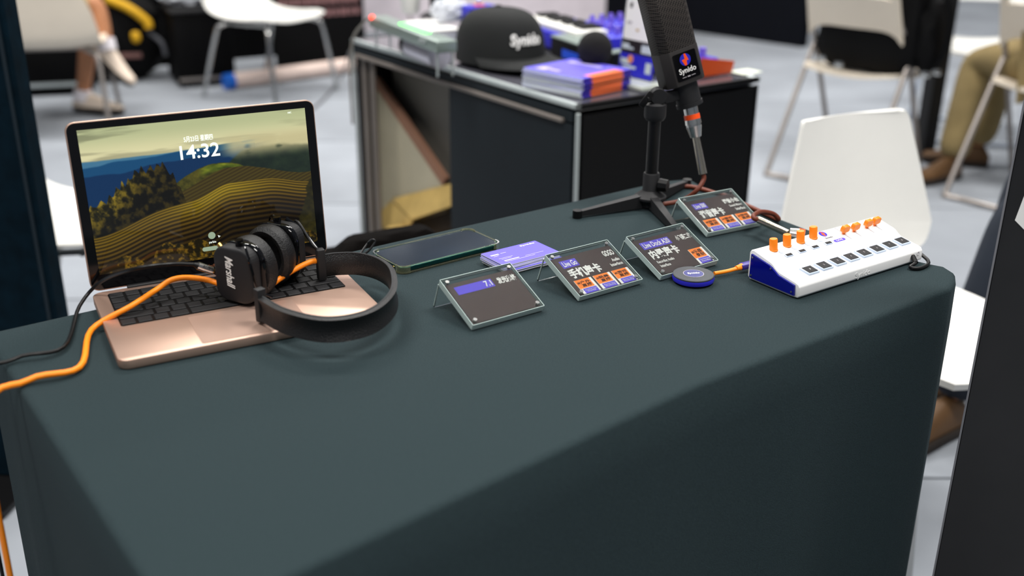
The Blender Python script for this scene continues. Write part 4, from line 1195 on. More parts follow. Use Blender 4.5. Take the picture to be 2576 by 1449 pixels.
def cup(c, d, shell_label):
    """c centre of the shell's outer face, d unit vector from shell to cushion"""
    x = V((d.y, -d.x, 0)); tilt = MX.Identity(4)
    mx = hpi @ frame(c, -x, y=ZZ)                 # local z = towards the outside of the shell
    if (mx.to_3x3() @ V((0, 0, 1))).dot(d) > 0:
        mx = hpi @ frame(c, x, y=ZZ)
    mx = mx @ MX.Diagonal((0.94, 0.92, 1.0, 1))
    sh_ = put('ear_cup', B().prism(rrect(0.060, 0.074, 0.019, 8), -0.019, 0.0, bev=0.004, seg=3), BLKM, hp, mx)
    put('rim', B().prism(rrect(0.065, 0.079, 0.022, 8), -0.0235, -0.015, bev=0.002), BLKG, sh_)
    b = B()
    prof = [(0.0300, -0.023), (0.0355, -0.026), (0.0375, -0.033), (0.0365, -0.041), (0.032, -0.0455), (0.0265, -0.044), (0.0225, -0.039), (0.0215, -0.031)]
    t = bmesh.new(); rg = []
    for r_, z_ in prof:
        ring = []
        for k in range(40):
            a = 2 * math.pi * k / 40
            ring.append(t.verts.new((r_ * math.cos(a) * 0.96, r_ * math.sin(a) * 1.12, z_)))
        rg.append(ring)
    for a, q in zip(rg, rg[1:]):
        for k in range(40):
            t.faces.new((a[k], a[(k + 1) % 40], q[(k + 1) % 40], q[k]))
    t.faces.new(rg[-1]); t.faces.new(rg[0][::-1])
    bmesh.ops.recalc_face_normals(t, faces=t.faces)
    b.add(t)
    put('ear_cushion', b, LEATHER, hp, mx)
    put('pivot_knob', B().cyl((0.004, 0.034, -0.012), (0.004, 0.045, -0.012), 0.005, n=14), BLKG, hp, mx)
    put('yoke_wire', B().tube([(0.004, 0.041, -0.010), (0.016, 0.043, -0.006), (0.027, 0.034, 0.001), (0.033, 0.012, 0.002), (0.034, -0.014, -0.004), (0.042, -0.028, -0.018)], 0.0016, 8), BLKG, hp, mx)
    return sh_, mx


c1 = PP(586, 695, P(600, 770, dk) + ZZ * 0.04, axis)
c1.z = dk + 0.037
cup1, m1 = cup(c1, axis, '')
tag(cup1, 'near cup with white script lettering')
letters(('Marshall', 0.012, 0.35), -0.004, -0.004, 0.042, 0.012, 0.0004, PRWHITE, cup1, RZ(-90) @ TL(0, 0))
put('jack_socket', B().cyl((-0.030, -0.004, -0.008), (-0.034, -0.004, -0.008), 0.004, n=12), BLK, cup1)
put('brass_rivet', B().cyl((-0.022, 0.030, -0.010), (-0.027, 0.035, -0.010), 0.0032, n=14), GOLD, cup1)
c2 = c1 + axis * 0.108 - face_x * 0.004; c2.z = dk + 0.038
cup(c2, -axis, '')
bp = [P(818, 705, dk + 0.0), P(850, 700, dk), P(905, 700, dk), P(955, 715, dk), P(985, 745, dk), P(985, 800, dk), P(930, 850, dk), P(830, 870, dk), P(730, 850, dk), P(665, 815, dk)]
bp = [V((p.x, p.y, 0)) for p in bp]
path = catmull(bp, 8); npth = len(path)


def band(off, z0, z1, bulge):
    def f(u, v):
        i = u * (npth - 1); i0 = min(int(i), npth - 2); p = path[i0].lerp(path[i0 + 1], i - i0)
        t_ = (path[i0 + 1] - path[i0]).normalized(); n_ = V((t_.y, -t_.x, 0))
        return p + n_ * (off + bulge * math.sin(math.pi * v)) + ZZ * (dk + z0 + (z1 - z0) * v - (0.012 * math.sin(math.pi * u) if False else 0)) - V((hp.location.x, hp.location.y, dk))
    return f


put('headband', B().sheet(band(0.0, 0.004, 0.034, 0.0035), npth * 2, 8, 0.006), LEATHER, hp)
stitch = B()
for z_ in (0.0335,):
    pp = [p + ZZ * z_ - V((hp.location.x, hp.location.y, 0)) for p in path]
    stitch.tube(pp, 0.0011, 6, straight=True)
put('stitched_piping', stitch, mat('grey_stitching', (74, 76, 78), 0.7, bump=1.0, bscale=2500), hp)
for (p, q) in ((path[0], path[1]), (path[-1], path[-2])):
    mx = frame(p - V((hp.location.x, hp.location.y, 0)) - (q - p).normalized() * 0.004 + ZZ * 0.022, (q - p), z=ZZ)
    put('slider_block', B().box((0, 0, 0), (0.010, 0.011, 0.040), 0.0015, 2), BLKM, hp, mx)
ja = PY(812, 628, (path[0].y)) - V((hp.location.x, hp.location.y, dk))
put('slider_arm', B().tube([V((path[0].x, path[0].y, 0.03)) - V((hp.location.x, hp.location.y, 0)), (hpi @ c2) + V((0.02, 0.0, 0.02)), (hpi @ c2) + V((0, 0, 0.036))], 0.0025, 8), BLKG, hp)
put('ear_wire', B().tube([V((path[0].x, path[0].y, 0.036)) - V((hp.location.x, hp.location.y, 0)), V((path[0].x - 0.012, path[0].y, 0.046)) - V((hp.location.x, hp.location.y, 0)), (hpi @ c2) + V((0.01, 0.01, 0.03)), (hpi @ c2) + V((0.0, 0.0, 0.0))], 0.0016, 8), BLK, hp)

def off_edge(s_):
    """the way of a cable over the left end of the table and down to the carpet"""
    q = outline[0] + V((ed.y, -ed.x, 0)) * s_
    return [q + ed * 0.06 + ZZ * 0.005, q + ed * 0.01 + ZZ * 0.005, q - ed * 0.035 - ZZ * 0.03, q - ed * 0.045 - ZZ * 0.30, q - ed * 0.06 - ZZ * (T - 0.12), q - ed * 0.12 - ZZ * (T - 0.012), q - ed * 0.22 - ZZ * (T - 0.008)]


# audio cable with the silver plug in the near cup
js = m1 @ V((-0.034, -0.004, -0.008)); js = hp.matrix_world @ js
pl0 = PY(497, 668, js.y - 0.01)
ac = thing('audio_cable', 'thin black audio cable with silver AUX plug in the headphones', 'cable', pl0)
aci = ac.matrix_world.inverted(); pd = (js - pl0)
put('plug', B().cyl((0, 0, 0), pd * 0.78, 0.0046, n=18), SILVER, ac)
put('plug_tip', B().cyl(pd * 0.78, pd * 1.02, 0.0026, n=12), GOLD, ac)
put('strain_relief', B().cyl(pd * -0.22, (0, 0, 0), 0.0022, 0.0040, n=14), BLK, ac)
pm = frame(pd * 0.40, pd, y=ZZ)
letters('AUX', 0, 0, 0.010, 0.0042, 0.0047, PRBLACK, ac, pm @ RX(-25))
put('cord', B().tube([pd * -0.2, aci @ PY(430, 664, pl0.y - 0.01), aci @ PY(340, 676, pl0.y - 0.03), aci @ P(255, 708, T + 0.03), aci @ P(200, 770, T + 0.006), *[aci @ p for p in off_edge(0.10)]], 0.0022, 10), BLK, ac)

# orange lead over the keyboard
oc = thing('orange_lead', 'orange rubber cable curling over the laptop keyboard behind the headphones', 'cable', P(440, 706, dk + 0.03))
oci = oc.matrix_world.inverted()
put('cord', B().tube([oci @ p for p in (*off_edge(0.16)[::-1], P(230, 830, T + 0.006), P(330, 770, dk + 0.010), P(395, 728, dk + 0.016), P(435, 703, dk + 0.024), P(485, 699, dk + 0.024), P(545, 712, dk + 0.018), P(600, 750, dk + 0.007), P(650, 742, dk + 0.008), P(700, 704, dk + 0.014), P(745, 676, dk + 0.022), P(778, 660, dk + 0.026), P(797, 656, dk + 0.026))], 0.0033, 12), ORANGER, oc)
e_ = oci @ P(797, 656, dk + 0.026); e2_ = oci @ P(806, 655, dk + 0.026)
put('plug', B().cyl(e_, e2_, 0.0025, n=12), WHITEPL, oc)

# ------------------------------------------------------------------ phone in a clear case
ph = [P(940, 636, T + 0.011), P(1190, 570, T + 0.011), P(1252, 612, T + 0.011), P(1000, 668, T + 0.011)]
pc = sum(ph, V()) / 4; px_ = ((ph[1] - ph[0]) + (ph[2] - ph[3])).normalized(); PWD, PHT = 0.158, 0.074
phone = thing('smartphone', 'dark smartphone face up in a yellowed clear bumper case', 'phone', frame((pc.x, pc.y, T), px_, z=ZZ))
put('body', B().prism(rrect(PWD, PHT, 0.009, 6), 0.0022, 0.0092, bev=0.002, seg=3), GREENGL, phone)
put('screen', B().prism(rrect(PWD - 0.004, PHT - 0.004, 0.008, 6), 0.0090, 0.0097), mat('dark_glass_screen', (22, 32, 44), 0.12, var=0.3, vscale=12, coat=0.5), phone)
case = B().prism(rrect(PWD + 0.004, PHT + 0.004, 0.011, 6), 0.0006, 0.0022)
rim = [V((q[0], q[1], 0.0104)) for q in rrect(PWD + 0.002, PHT + 0.002, 0.010, 6)]
case.tube(rim + [rim[0]], 0.0008, 8, straight=True)
case_o = put('clear_case', case, CASE, phone)
for sx in (-1, 1):
    for sy in (-1, 1):
        arc = [V((sx * (PWD / 2 - 0.009 + 0.0115 * math.cos(a)), sy * (PHT / 2 - 0.009 + 0.0115 * math.sin(a)), 0.006)) for a in [R(k) for k in range(-20, 111, 10)]]
        t = B()
        t.sheet(lambda u, v, arc=arc: arc[min(12, int(u * 13))] + ZZ * (v - 0.5) * 0.0105, 13, 3, 0.0022 * (1 if sx * sy > 0 else -1))
        put('bumper_corner', t, CASE, case_o)
for k in (0.25, 0.5):
    put('side_button', B().box((-PWD / 2 - 0.0012, PHT * (k - 0.5), 0.0062), (0.0012, 0.004, 0.002), 0.0004, 1), GOLD, phone)

# thin lead behind the phone
tag(put('thin_lead', B().tube([P(912, 643, T + 0.004), P(930, 628, T + 0.012), P(943, 608, T + 0.022), P(936, 603, T + 0.024), P(925, 612, T + 0.010), P(905, 640, T + 0.003)], 0.0016, 8), BLKM), 'short thin black lead curling up behind the smartphone', 'cable')

# ------------------------------------------------------------------ business cards
cp = [P(1212, 640, T + 0.013), P(1350, 606, T + 0.013), P(1405, 636, T + 0.013)]
cx_ = (cp[1] - cp[0]).normalized(); cc = (cp[0] + cp[2]) / 2; cc.z = T
cme = B().prism(rrect(0.090, 0.054, 0.0008, 1), 0, 0.00095).mesh('business_card')
cme.materials.append(PRWHITE); cme.materials.append(PURPLEC)
for p in cme.polygons:
    p.material_index = 1 if p.normal.z > 0.9 else 0
NC = 13
for k in range(NC):
    j = V((random.uniform(-1, 1) * 0.0012, random.uniform(-1, 1) * 0.0012, 0)) if k < NC - 1 else V()
    if k < 5: j += V((0.002, -0.002, 0))
    o = put('business_card', cme, None, None, frame(cc + j + ZZ * (0.0014 + k * 0.00098), cx_, z=ZZ) @ RZ(random.uniform(-1.2, 1.2) if k < NC - 1 else 0), smooth=False)
    if k < NC - 1:
        tag(o, 'purple and white business card inside the stack beside the smartphone', 'card', 'stack of purple business cards')
    else:
        tag(o, 'topmost purple business card with white print, on the card stack', 'card', 'stack of purple business cards')
        z_ = 0.0011
        letters(('Synido', 0.012, 0.0), 0.0265, 0.020, 0.024, 0.0048, z_, PRWHITE, o)
        bars([(-0.033, 0.012, 0.013, 0.0038), (-0.019, 0.0125, 0.009, 0.0012), (-0.034, 0.0072, 0.008, 0.0012), (-0.026, -0.003, 0.022, 0.0010), (-0.027, -0.0065, 0.016, 0.0010),
              (-0.023, -0.0125, 0.024, 0.0030), (-0.012, -0.0165, 0.048, 0.0010), (0.014, -0.0125, 0.030, 0.0009)], z_, PRGREY, o)

# ------------------------------------------------------------------ acrylic price signs
SGW, SGH, SEL = 0.100, 0.077, 24.0
sdz = SGH * math.sin(R(SEL))


def sign(tl, tr, label, build):
    a, b = P(*tl, T + sdz + 0.004), P(*tr, T + sdz + 0.004)
    x = (b - a).normalized(); back = V((-x.y, x.x, 0)); c = (a + b) / 2
    up = back * math.cos(R(SEL)) + ZZ * math.sin(R(SEL))
    foot = c - up * SGH; foot.z = T + 0.0012
    s_ = thing('sign_holder', label, 'sign', frame(foot, x, z=ZZ), 'acrylic signs on the demo table')
    pm_ = TL(0, 0, 0.0016) @ RX(SEL)
    pl = put('front_plate', B().box((0, SGH / 2, 0), (SGW, SGH, 0.0028), 0.0005, 1), ACRYL, s_, pm_)
    put('cover_plate', B().box((0, SGH / 2, 0.0054), (SGW, SGH, 0.0026), 0.0005, 1), ACRYL, s_, pm_)
    ins = put('insert', B().box((0, SGH * 0.465, 0.0027), (SGW * 0.945, SGH * 0.86, 0.0010)), PRDARK, s_, pm_, smooth=False)
    ya, za = SGH * math.cos(R(SEL)), SGH * math.sin(R(SEL))
    for sx in (-1, 1):
        put('plate_edge', B().box((sx * (SGW / 2 + 0.0003), SGH / 2, 0.0027), (0.0006, SGH, 0.0078)), EDGE, s_, pm_, smooth=False)
        put('leg_edge', B().tube([(sx * SGW / 2, ya + 0.001, za + 0.001), (sx * SGW / 2, ya + 0.013, 0.0014)], 0.0009, 6, straight=True), EDGE, s_)
    for yy in (-0.0003, SGH + 0.0003):
        put('plate_edge', B().box((0, yy, 0.0027), (SGW, 0.0006, 0.0078)), EDGE, s_, pm_, smooth=False)
    put('rear_leg', B().sheet(lambda u, v: ((u - 0.5) * SGW, ya + 0.002 + 0.012 * v, za + 0.002 - (za + 0.0022) * v), 1, 2, 0.0026), ACRYL, s_)
    for ux in (0.06, 0.94):
        for uy in (0.08, 0.92):
            put('screw', B().cyl(((ux - 0.5) * SGW, SGH * (1 - uy), 0.004), ((ux - 0.5) * SGW, SGH * (1 - uy), 0.0082), 0.0024, n=14), SILVER, s_, pm_)
    X = lambda u: (u - 0.5) * SGW
    Y = lambda v: (1 - v) * SGH
    z_ = 0.0033

    def txt(t, u0, u1, v0, v1, mt=PRWHITE):
        letters(t, X((u0 + u1) / 2), Y((v0 + v1) / 2), (u1 - u0) * SGW, (v1 - v0) * SGH, z_ + 0.0004, mt, ins, th=0.00015)

    def rect(u0, u1, v0, v1, mt, dz=0.0, name='print'):
        put(name, B().box((X((u0 + u1) / 2), Y((v0 + v1) / 2), z_ + dz), ((u1 - u0) * SGW, (v1 - v0) * SGH, 0.00015)), mt, ins, smooth=False)

    def badge(u0, u1, v0, v1, l1, l2, l3):
        rect(u0, u1, v0, v1, PRWHITE, 0.0, 'badge')
        vm = v0 + (v1 - v0) * 0.62; du = (u1 - u0)
        rect(u0 + du * 0.02, u1 - du * 0.14, v0, vm, PRORANGE, 0.0001, 'badge')
        rect(u0 + du * 0.14, u1 - du * 0.10, vm + 0.01, v1, PURPLE, 0.0001, 'badge')
        txt(l1, u0 + du * 0.08, u1 - du * 0.20, v0 + 0.035, v0 + (vm - v0) * 0.50, PRBLACK)
        txt(l2, u0 + du * 0.24, u1 - du * 0.20, v0 + (vm - v0) * 0.54, vm - 0.025, PRBLACK)
        txt(l3, u0 + du * 0.2, u1 - du * 0.16, vm + 0.035, v1 - 0.025)
    build(txt, rect, badge)
    return s_


def b_a20(txt, rect, badge):
    rect(0.105, 0.60, 0.19, 0.36, PURPLE); txt(('Live Dock A20', 0.02, 0), 0.13, 0.58, 0.215, 0.335)
    txt(('小飞碟二代', 0.03, 0), 0.70, 0.965, 0.22, 0.355); txt(('内录声卡', 0.04, 0), 0.11, 0.60, 0.40, 0.62)
    txt(('Recording Audio', 0.02, 0), 0.12, 0.41, 0.66, 0.74); txt(('Interface', 0.02, 0), 0.12, 0.29, 0.755, 0.82)
    badge(0.715, 0.965, 0.60, 0.965, ('#乐器', 0.01, 0), ('录制', 0.01, 0), ('Instrument\nRecording', 0.0, 0))


def b_go(txt, rect, badge):
    rect(0.105, 0.36, 0.19, 0.36, PURPLE); txt(('Live Go', 0.02, 0), 0.13, 0.34, 0.215, 0.335)
    txt(('GOGO', 0.03, 0), 0.78, 0.95, 0.20, 0.33); txt(('Audio', 0.02, 0), 0.83, 0.95, 0.40, 0.47); txt(('Interface', 0.02, 0), 0.76, 0.95, 0.50, 0.57)
    txt(('手机声卡', 0.04, 0), 0.11, 0.60, 0.40, 0.62)
    for i, (l1, l3) in enumerate((('#户外', 'Outdoor Live\nStreaming'), ('#跳舞', 'Dance Live\nStreaming'), ('#游戏', 'Game Live\nStreaming'))):
        badge(0.09 + i * 0.30, 0.36 + i * 0.30, 0.655, 0.965, (l1, 0.01, 0), ('直播', 0.01, 0), (l3, 0.0, 0))


def b_500(txt, rect, badge):
    rect(0.13, 0.37, 0.20, 0.36, PURPLE); txt(('Live S00', 0.02, 0), 0.15, 0.35, 0.225, 0.335)
    txt(('调音小台', 0.04, 0), 0.68, 0.97, 0.22, 0.35); txt(('Sound Mixing', 0.02, 0), 0.73, 0.96, 0.39, 0.47); txt(('Interface', 0.02, 0), 0.79, 0.96, 0.49, 0.57)
    txt(('调音声卡', 0.04, 0), 0.13, 0.57, 0.40, 0.62)
    for i in range(3):
        badge(0.09 + i * 0.30, 0.36 + i * 0.30, 0.655, 0.965, ('#游戏', 0.01, 0), ('直播', 0.01, 0), ('Game Live\nStreaming', 0.0, 0))


def b_71(txt, rect, badge):
    rect(0.105, 0.62, 0.19, 0.36, PURPLE); txt(('7.1', 0.02, 0), 0.50, 0.60, 0.215, 0.335)
    txt(('发光魔格', 0.04, 0), 0.68, 0.95, 0.21, 0.35)


sign((1697, 507), (1842, 480), 'acrylic sign reading Live S00 with three orange badges, between tripod and mixer', b_500)
sign((1562, 606), (1722, 566), 'acrylic sign reading Live Dock A20 with a single orange badge', b_a20)
sign((1362, 651), (1530, 609), 'acrylic sign reading Live Go and GOGO with three orange badges', b_go)
sign((1103, 713), (1281, 669), 'acrylic sign ending in 7.1 on its purple tag, below the card stack', b_71)

# ------------------------------------------------------------------ white live mixer
ML, MD = 0.245, 0.085
RF = P(2318, 657, T)
mo = RF - E1 * ML                                # front left bottom corner
mxm = frame((mo.x, mo.y, T), E1, z=ZZ)           # x along the front, y to the back
mix = thing('audio_mixer', 'white live streaming mixer with orange knobs and sliders and black keys', 'mixer', mxm)
prof = [(0.0, 0.004), (0.002, 0.0015), (0.012, 0.0005), (MD - 0.004, 0.0005), (MD, 0.004), (MD, 0.036), (MD - 0.002, 0.0395), (MD - 0.006, 0.0405),
        (0.050, 0.0335), (0.046, 0.0320), (0.040, 0.0275), (0.036, 0.0255), (0.032, 0.0245), (0.008, 0.0205), (0.003, 0.0190), (0.0005, 0.0155)]
ym = frame((0, 0, 0), (0, 1, 0), y=(0, 0, 1))     # prism drawn in (y, z), extruded along +x
body = put('shell', B().prism(prof, 0.003, ML - 0.0005, mx=ym, bev=0.0011, seg=3), WHITEM, mix, ang=50)
inner_p = [(0.006, 0.004), (MD - 0.005, 0.004), (MD - 0.005, 0.0355), (0.050, 0.0300), (0.046, 0.0285), (0.034, 0.0215), (0.007, 0.0170)]
put('blue_side_cap', B().prism(inner_p, 0.0004, 0.0032, mx=ym), BLUEGL, mix, smooth=False)
for (y_, z_) in ((0.010, 0.008), (MD - 0.008, 0.032), (MD - 0.008, 0.008), (0.046, 0.0265)):
    put('cap_screw', B().cyl((-0.0004, y_, z_), (0.0012, y_, z_), 0.0013, n=10), SILVER, mix)
put('cap_frame', B().prism([(p[0] * 0.94 + 0.0024, p[1] * 0.9 + 0.0015) for p in inner_p], 0.0031, 0.006, mx=ym), BLK, mix, smooth=False)
ztop = lambda y: 0.0335 + (y - 0.050) * (0.0405 - 0.0335) / (MD - 0.006 - 0.050)
zlow = lambda y: 0.0205 + (y - 0.008) * (0.0245 - 0.0205) / 0.024
tm = MX.Rotation(math.atan2(0.007, 0.029), 4, 'X'); lm_ = MX.Rotation(math.atan2(0.004, 0.024), 4, 'X')
mi = mxm.inverted()


def on_top(px, py, low=False):
    y = 0.065 if not low else 0.02
    for _ in range(6):
        q = mi @ P(px, py, T + (zlow(y) if low else ztop(y))); y = q.y
    return q


kn_me = B().lathe([(0.0058, 0), (0.0058, 0.001), (0.0053, 0.0015), (0.0052, 0.0150), (0.0047, 0.0160)], 24).mesh('knob')
for (px, py) in ((1946, 629), (1980, 618), (2014, 609), (2046, 598)):
    q = on_top(px, py)
    k_ = put('knob', kn_me, ORANGE, mix, TL(q.x, q.y, q.z - 0.0006) @ RX(-4) @ RY(-4))
for (px, py) in ((1965, 634), (1998, 624), (2031, 614), (2063, 605)):
    q = on_top(px, py)
    put('led_ring', B().cyl((0, 0, -0.0004), (0, 0, 0.0006), 0.0034, n=20), ICE, mix, TL(q.x, q.y, q.z) @ tm)
bk = B().box((0, 0, 0.0006), (0.0125, 0.0060, 0.0020), 0.0006, 1).mesh('button_rim'); bt = B().box((0, 0, 0.0018), (0.0100, 0.0042, 0.0008), 0.0003, 1).mesh('button')
for (px, py) in ((1984, 643), (2017, 633), (2050, 623), (2083, 613)):
    q = on_top(px, py)
    o = put('button', bk, ICE, mix, TL(q.x, q.y, q.z) @ tm); put('button_cap', bt, BLKM, o)
q = on_top(2112, 604); qm = TL(q.x, q.y, q.z + 0.0001) @ tm
pil = put('purple_tag', B().prism(rrect(0.021, 0.0055, 0.0026, 4), 0, 0.0003), PURPLE, mix, qm)
letters('LIVE', 0, 0, 0.012, 0.0025, 0.0004, PRWHITE, pil)
q = on_top(2070, 589); lg = put('round_logo', B().cyl((0, 0, 0), (0, 0, 0.0003), 0.0058, n=28), BLUEP, mix, TL(q.x, q.y, q.z + 0.0001) @ tm)
put('logo_note', B().prism([(-0.002, -0.005), (0.0008, -0.005), (0.0012, -0.0005), (0.0035, -0.0005), (0.0005, 0.0052), (-0.0008, 0.0052), (-0.0005, 0.0008), (-0.003, 0.0008)], 0.0003, 0.0005), REDORANGE, lg)
q = on_top(2086, 598); letters(('Synido', 0.01, 0.0), 0, 0, 0.014, 0.0045, 0.0003, mat('grey_logo_print', (120, 118, 122), 0.5), mix, TL(q.x, q.y, q.z) @ tm)
for (px, py) in ((2122, 588), (2148, 582), (2180, 573), (2200, 567)):
    q = on_top(px, py)
    put('slider_slot', B().box((0, -0.001, 0.0), (0.0011, 0.030, 0.0004)), mat('slot_grey', (150, 150, 156), 0.6), mix, TL(q.x, 0.066, ztop(0.066)) @ tm, smooth=False)
    sl = B().box((0, 0, 0.003), (0.0030, 0.0030, 0.006)).prism([(-0.0066, 0.0045), (-0.0066, 0.009), (-0.0050, 0.0125), (0.0050, 0.0125), (0.0066, 0.010), (0.0066, 0.0045), (0.003, 0.003), (-0.003, 0.003)], -0.003, 0.003, mx=RX(90), bev=0.0005, seg=1)
    put('slider', sl, ORANGE, mix, TL(q.x, q.y, q.z) @ tm)
kb_ = B().box((0, 0, 0.0008), (0.0195, 0.0175, 0.0036), 0.0008, 2).mesh('pad'); kt_ = B().box((0, 0, 0.0027), (0.0160, 0.0140, 0.0008), 0.0004, 1).mesh('pad_cap')
qa, qb = on_top(2036, 682, True), on_top(2267, 609, True)
for k in range(8):
    q = qa.lerp(qb, k / 7); q.z = zlow(q.y)
    o = put('pad', kb_, ICE, mix, TL(q.x, q.y, q.z) @ lm_); put('pad_cap', kt_, BLKM, o)
    letters(str(k + 1), 0, 0, 0.0016, 0.0026, 0.0033, PRGREY, o)
letters(('Synido', 0.02, 0), ML * 0.50, 0, 0.030, 0.010, 0.0, WHITEM, mix, TL(0, -0.0002, 0.0075) @ RX(90))
letters('Ω', 0, 0, 0.005, 0.006, 0, PRGREY, mix, TL(ML - 0.010, 0.0002, 0.0125) @ RX(90), name='headphone_symbol')

# right-angled black jack in the mixer
jk = PP(2296, 645, RF, E2); jt = thing('headphone_jack', 'right angled black jack plug in the front of the white mixer', 'plug', jk)
jti = jt.matrix_world.inverted()
put('plug', B().tube([(0, 0, 0), E2 * 0.004 + V((-0.002, 0, -0.001)), E2 * 0.010 + E1 * -0.006 - ZZ * 0.005], 0.0033, 12, straight=True), BLK, jt)
put('gold_sleeve', B().cyl(E2 * -0.003, E2 * 0.001, 0.0024, n=12), GOLD, jt)
s0 = E2 * 0.010 + E1 * -0.006 - ZZ * 0.005
put('cord', B().tube([s0, jti @ (P(2290, 672, T + 0.004)), jti @ P(2312, 675, T + 0.003), jti @ P(2333, 666, T + 0.003), jti @ (P(2334, 655, T + 0.0028)), jti @ (P(2318, 640, T + 0.003))], 0.0024, 10), BLK, jt)

# ------------------------------------------------------------------ round puck and its orange lead
pk = P(1744, 697, T + 0.006)
pu = thing('puck_interface', 'round flat dark grey puck with a blue oval Synido badge', 'device', frame((pk.x, pk.y, T), E1, z=ZZ))
put('rim', B().lathe([(0.0235, 0.0012), (0.0262, 0.003), (0.0268, 0.006), (0.0262, 0.0085)], 48), BLUEP, pu)
put('disc', B().lathe([(0.0258, 0.007), (0.0262, 0.0100), (0.0254, 0.0108)], 48), mat('dark_grey_disc', (58, 62, 66), 0.55, bump=0.2, bscale=2000), pu)
o = put('badge', B().cyl((0, 0, 0.0106), (0, 0, 0.0112), 0.0125, n=36), mat('badge_blue', (40, 46, 118), 0.4), pu)
put('badge_ring', B().lathe([(0.0125, 0.0106), (0.0132, 0.0111)], 36), PRGREY, pu)
letters(('Synido', 0.02, 0.1), 0, 0, 0.016, 0.006, 0.0114, PRWHITE, o, RZ(-25))
pa, pb = P(1797, 688, T + 0.006), P(1893, 664, T + 0.010)
ol = thing('usb_lead', 'short orange lead with a blue plug between the puck and mixer', 'cable', pa)
oli = ol.matrix_world.inverted()
put('cord', B().tube([oli @ pa, oli @ P(1830, 682, T + 0.006), oli @ P(1862, 673, T + 0.008)], 0.0026, 10), ORANGER, ol)
put('collar', B().cyl(oli @ P(1852, 675, T + 0.008), oli @ P(1866, 671, T + 0.008), 0.0032, 0.0046, n=14), ORANGER, ol)
put('plug', B().box((0, 0, 0), (0.021, 0.011, 0.007), 0.0015, 2), DEEPBLUE, ol, frame(oli @ P(1879, 667, T + 0.009), pb - pa, z=ZZ))

# ------------------------------------------------------------------ microphone on its small tripod
S0 = P(1634, 522, T)
st = thing('mic_stand', 'small black tripod desk stand holding the microphone', 'stand', S0)
sti = st.matrix_world.inverted()
hz = lambda py: PY(1640, py, S0.y).z - T
put('hub', B().lathe([(0.017, hz(515)), (0.0175, hz(508)), (0.0245, hz(497)), (0.0245, hz(492)), (0.013, hz(478)), (0.0125, hz(476)), (0.0125, hz(437)), (0.0115, hz(434))], 28), BLKM, st)
put('hub_screw', B().cyl((0.004, -0.016, hz(506)), (0.004, -0.026, hz(506)), 0.0065, n=16), BLK, st)
put('clamp_knob', B().cyl((0.012, -0.006, hz(462)), (0.024, -0.012, hz(462)), 0.0105, 0.0095, n=9), BLK, st)
put('pole', B().cyl((0, 0, hz(440)), (0, 0, hz(290)), 0.0095, n=20), BLK, st)
put('collar', B().lathe([(0.013, hz(302)), (0.0155, hz(296)), (0.0165, hz(290)), (0.0165, hz(262)), (0.010, hz(256))], 24), BLKM, st)
for foot in (P(1452, 548, T), P(1708, 598, T), S0 + V((0.075, 0.115, 0))):
    f_ = sti @ foot; f_.z = 0.004; d = V((f_.x, f_.y, 0)).normalized(); sd = V((d.y, -d.x, 0))
    a = d * 0.018 + ZZ * (hz(502))
    lb = B()
    sect = lambda p, h, wd: [p + sd * wd + ZZ * h, p - sd * wd + ZZ * h, p - sd * wd - ZZ * h, p + sd * wd - ZZ * h]
    t = bmesh.new(); r0 = [t.verts.new(v_) for v_ in sect(a, 0.0095, 0.0065)]; r1 = [t.verts.new(v_) for v_ in sect(V((f_.x, f_.y, 0.0065)), 0.0036, 0.004)]
    for k in range(4):
        t.faces.new((r0[k], r0[(k + 1) % 4], r1[(k + 1) % 4], r1[k]))
    t.faces.new(r0[::-1]); t.faces.new(r1); bmesh.ops.recalc_face_normals(t, faces=t.faces)
    lb.add(t)
    lg_ = put('leg', lb, BLKM, st)
    put('foot_cap', B().cyl((f_.x, f_.y, 0.0005), (f_.x, f_.y, 0.012), 0.0072, n=16), BLK, lg_)
j0 = PY(1655, 247, S0.y) - S0
put('swivel_fork', B().box((0, 0, 0), (0.013, 0.020, 0.030), 0.003, 2).cyl((0, -0.011, 0.004), (0, 0.011, 0.004), 0.0115, n=18), BLKM, st, TL(j0.x, j0.y, j0.z))
j1 = PY(1626, 250, S0.y - 0.01) - S0
put('wing_nut', B().cyl(j0, j1, 0.005, n=12).box((0, 0, 0), (0.010, 0.005, 0.026), 0.002, 2, mx=TL(j1.x, j1.y, j1.z) @ RY(35)), BLK, st)

MB0 = PY(1716, 214, S0.y); MB1 = PY(1666, 10, S0.y + 0.004)
ma = (MB1 - MB0).normalized()
fx = (V((0.80, -0.18, 0.12)) - ma * ma.dot(V((0.80, -0.18, 0.12)))).normalized()      # across the badge face
fx = (fx * math.cos(R(20)) + fx.cross(ma) * math.sin(R(20))).normalized()
fx = V((0.93, 0.36, 0.1)); fx = (fx - ma * ma.dot(fx)).normalized()
mcm = frame(MB0 + RT * 0.011, fx, y=ma) @ MX.Diagonal((1.16, 1.12, 1.02, 1))   # x across the face, y up the body, z out of the face
mic = thing('microphone', 'black side address microphone with mesh grille and Synido badge', 'microphone', mcm)
MW, MDp = 0.054, 0.046
poly = [(-MW / 2 + 0.010, 0.0), (MW / 2 - 0.007, 0.0), (MW / 2, -0.007), (MW / 2, -MDp + 0.007), (MW / 2 - 0.007, -MDp), (-MW / 2 + 0.010, -MDp), (-MW / 2, -MDp + 0.010), (-MW / 2, -0.010)]
up_ = frame((0, 0, 0), (1, 0, 0), y=(0, 0, 1))    # prism drawn in (x, z), extruded along -y
up_ = MX(((1, 0, 0, 0), (0, 0, 1, 0), (0, 1, 0, 0), (0, 0, 0, 1)))
GR = mat('mic_grille', (62, 56, 52), 0.5, 0.4, var=0.0)
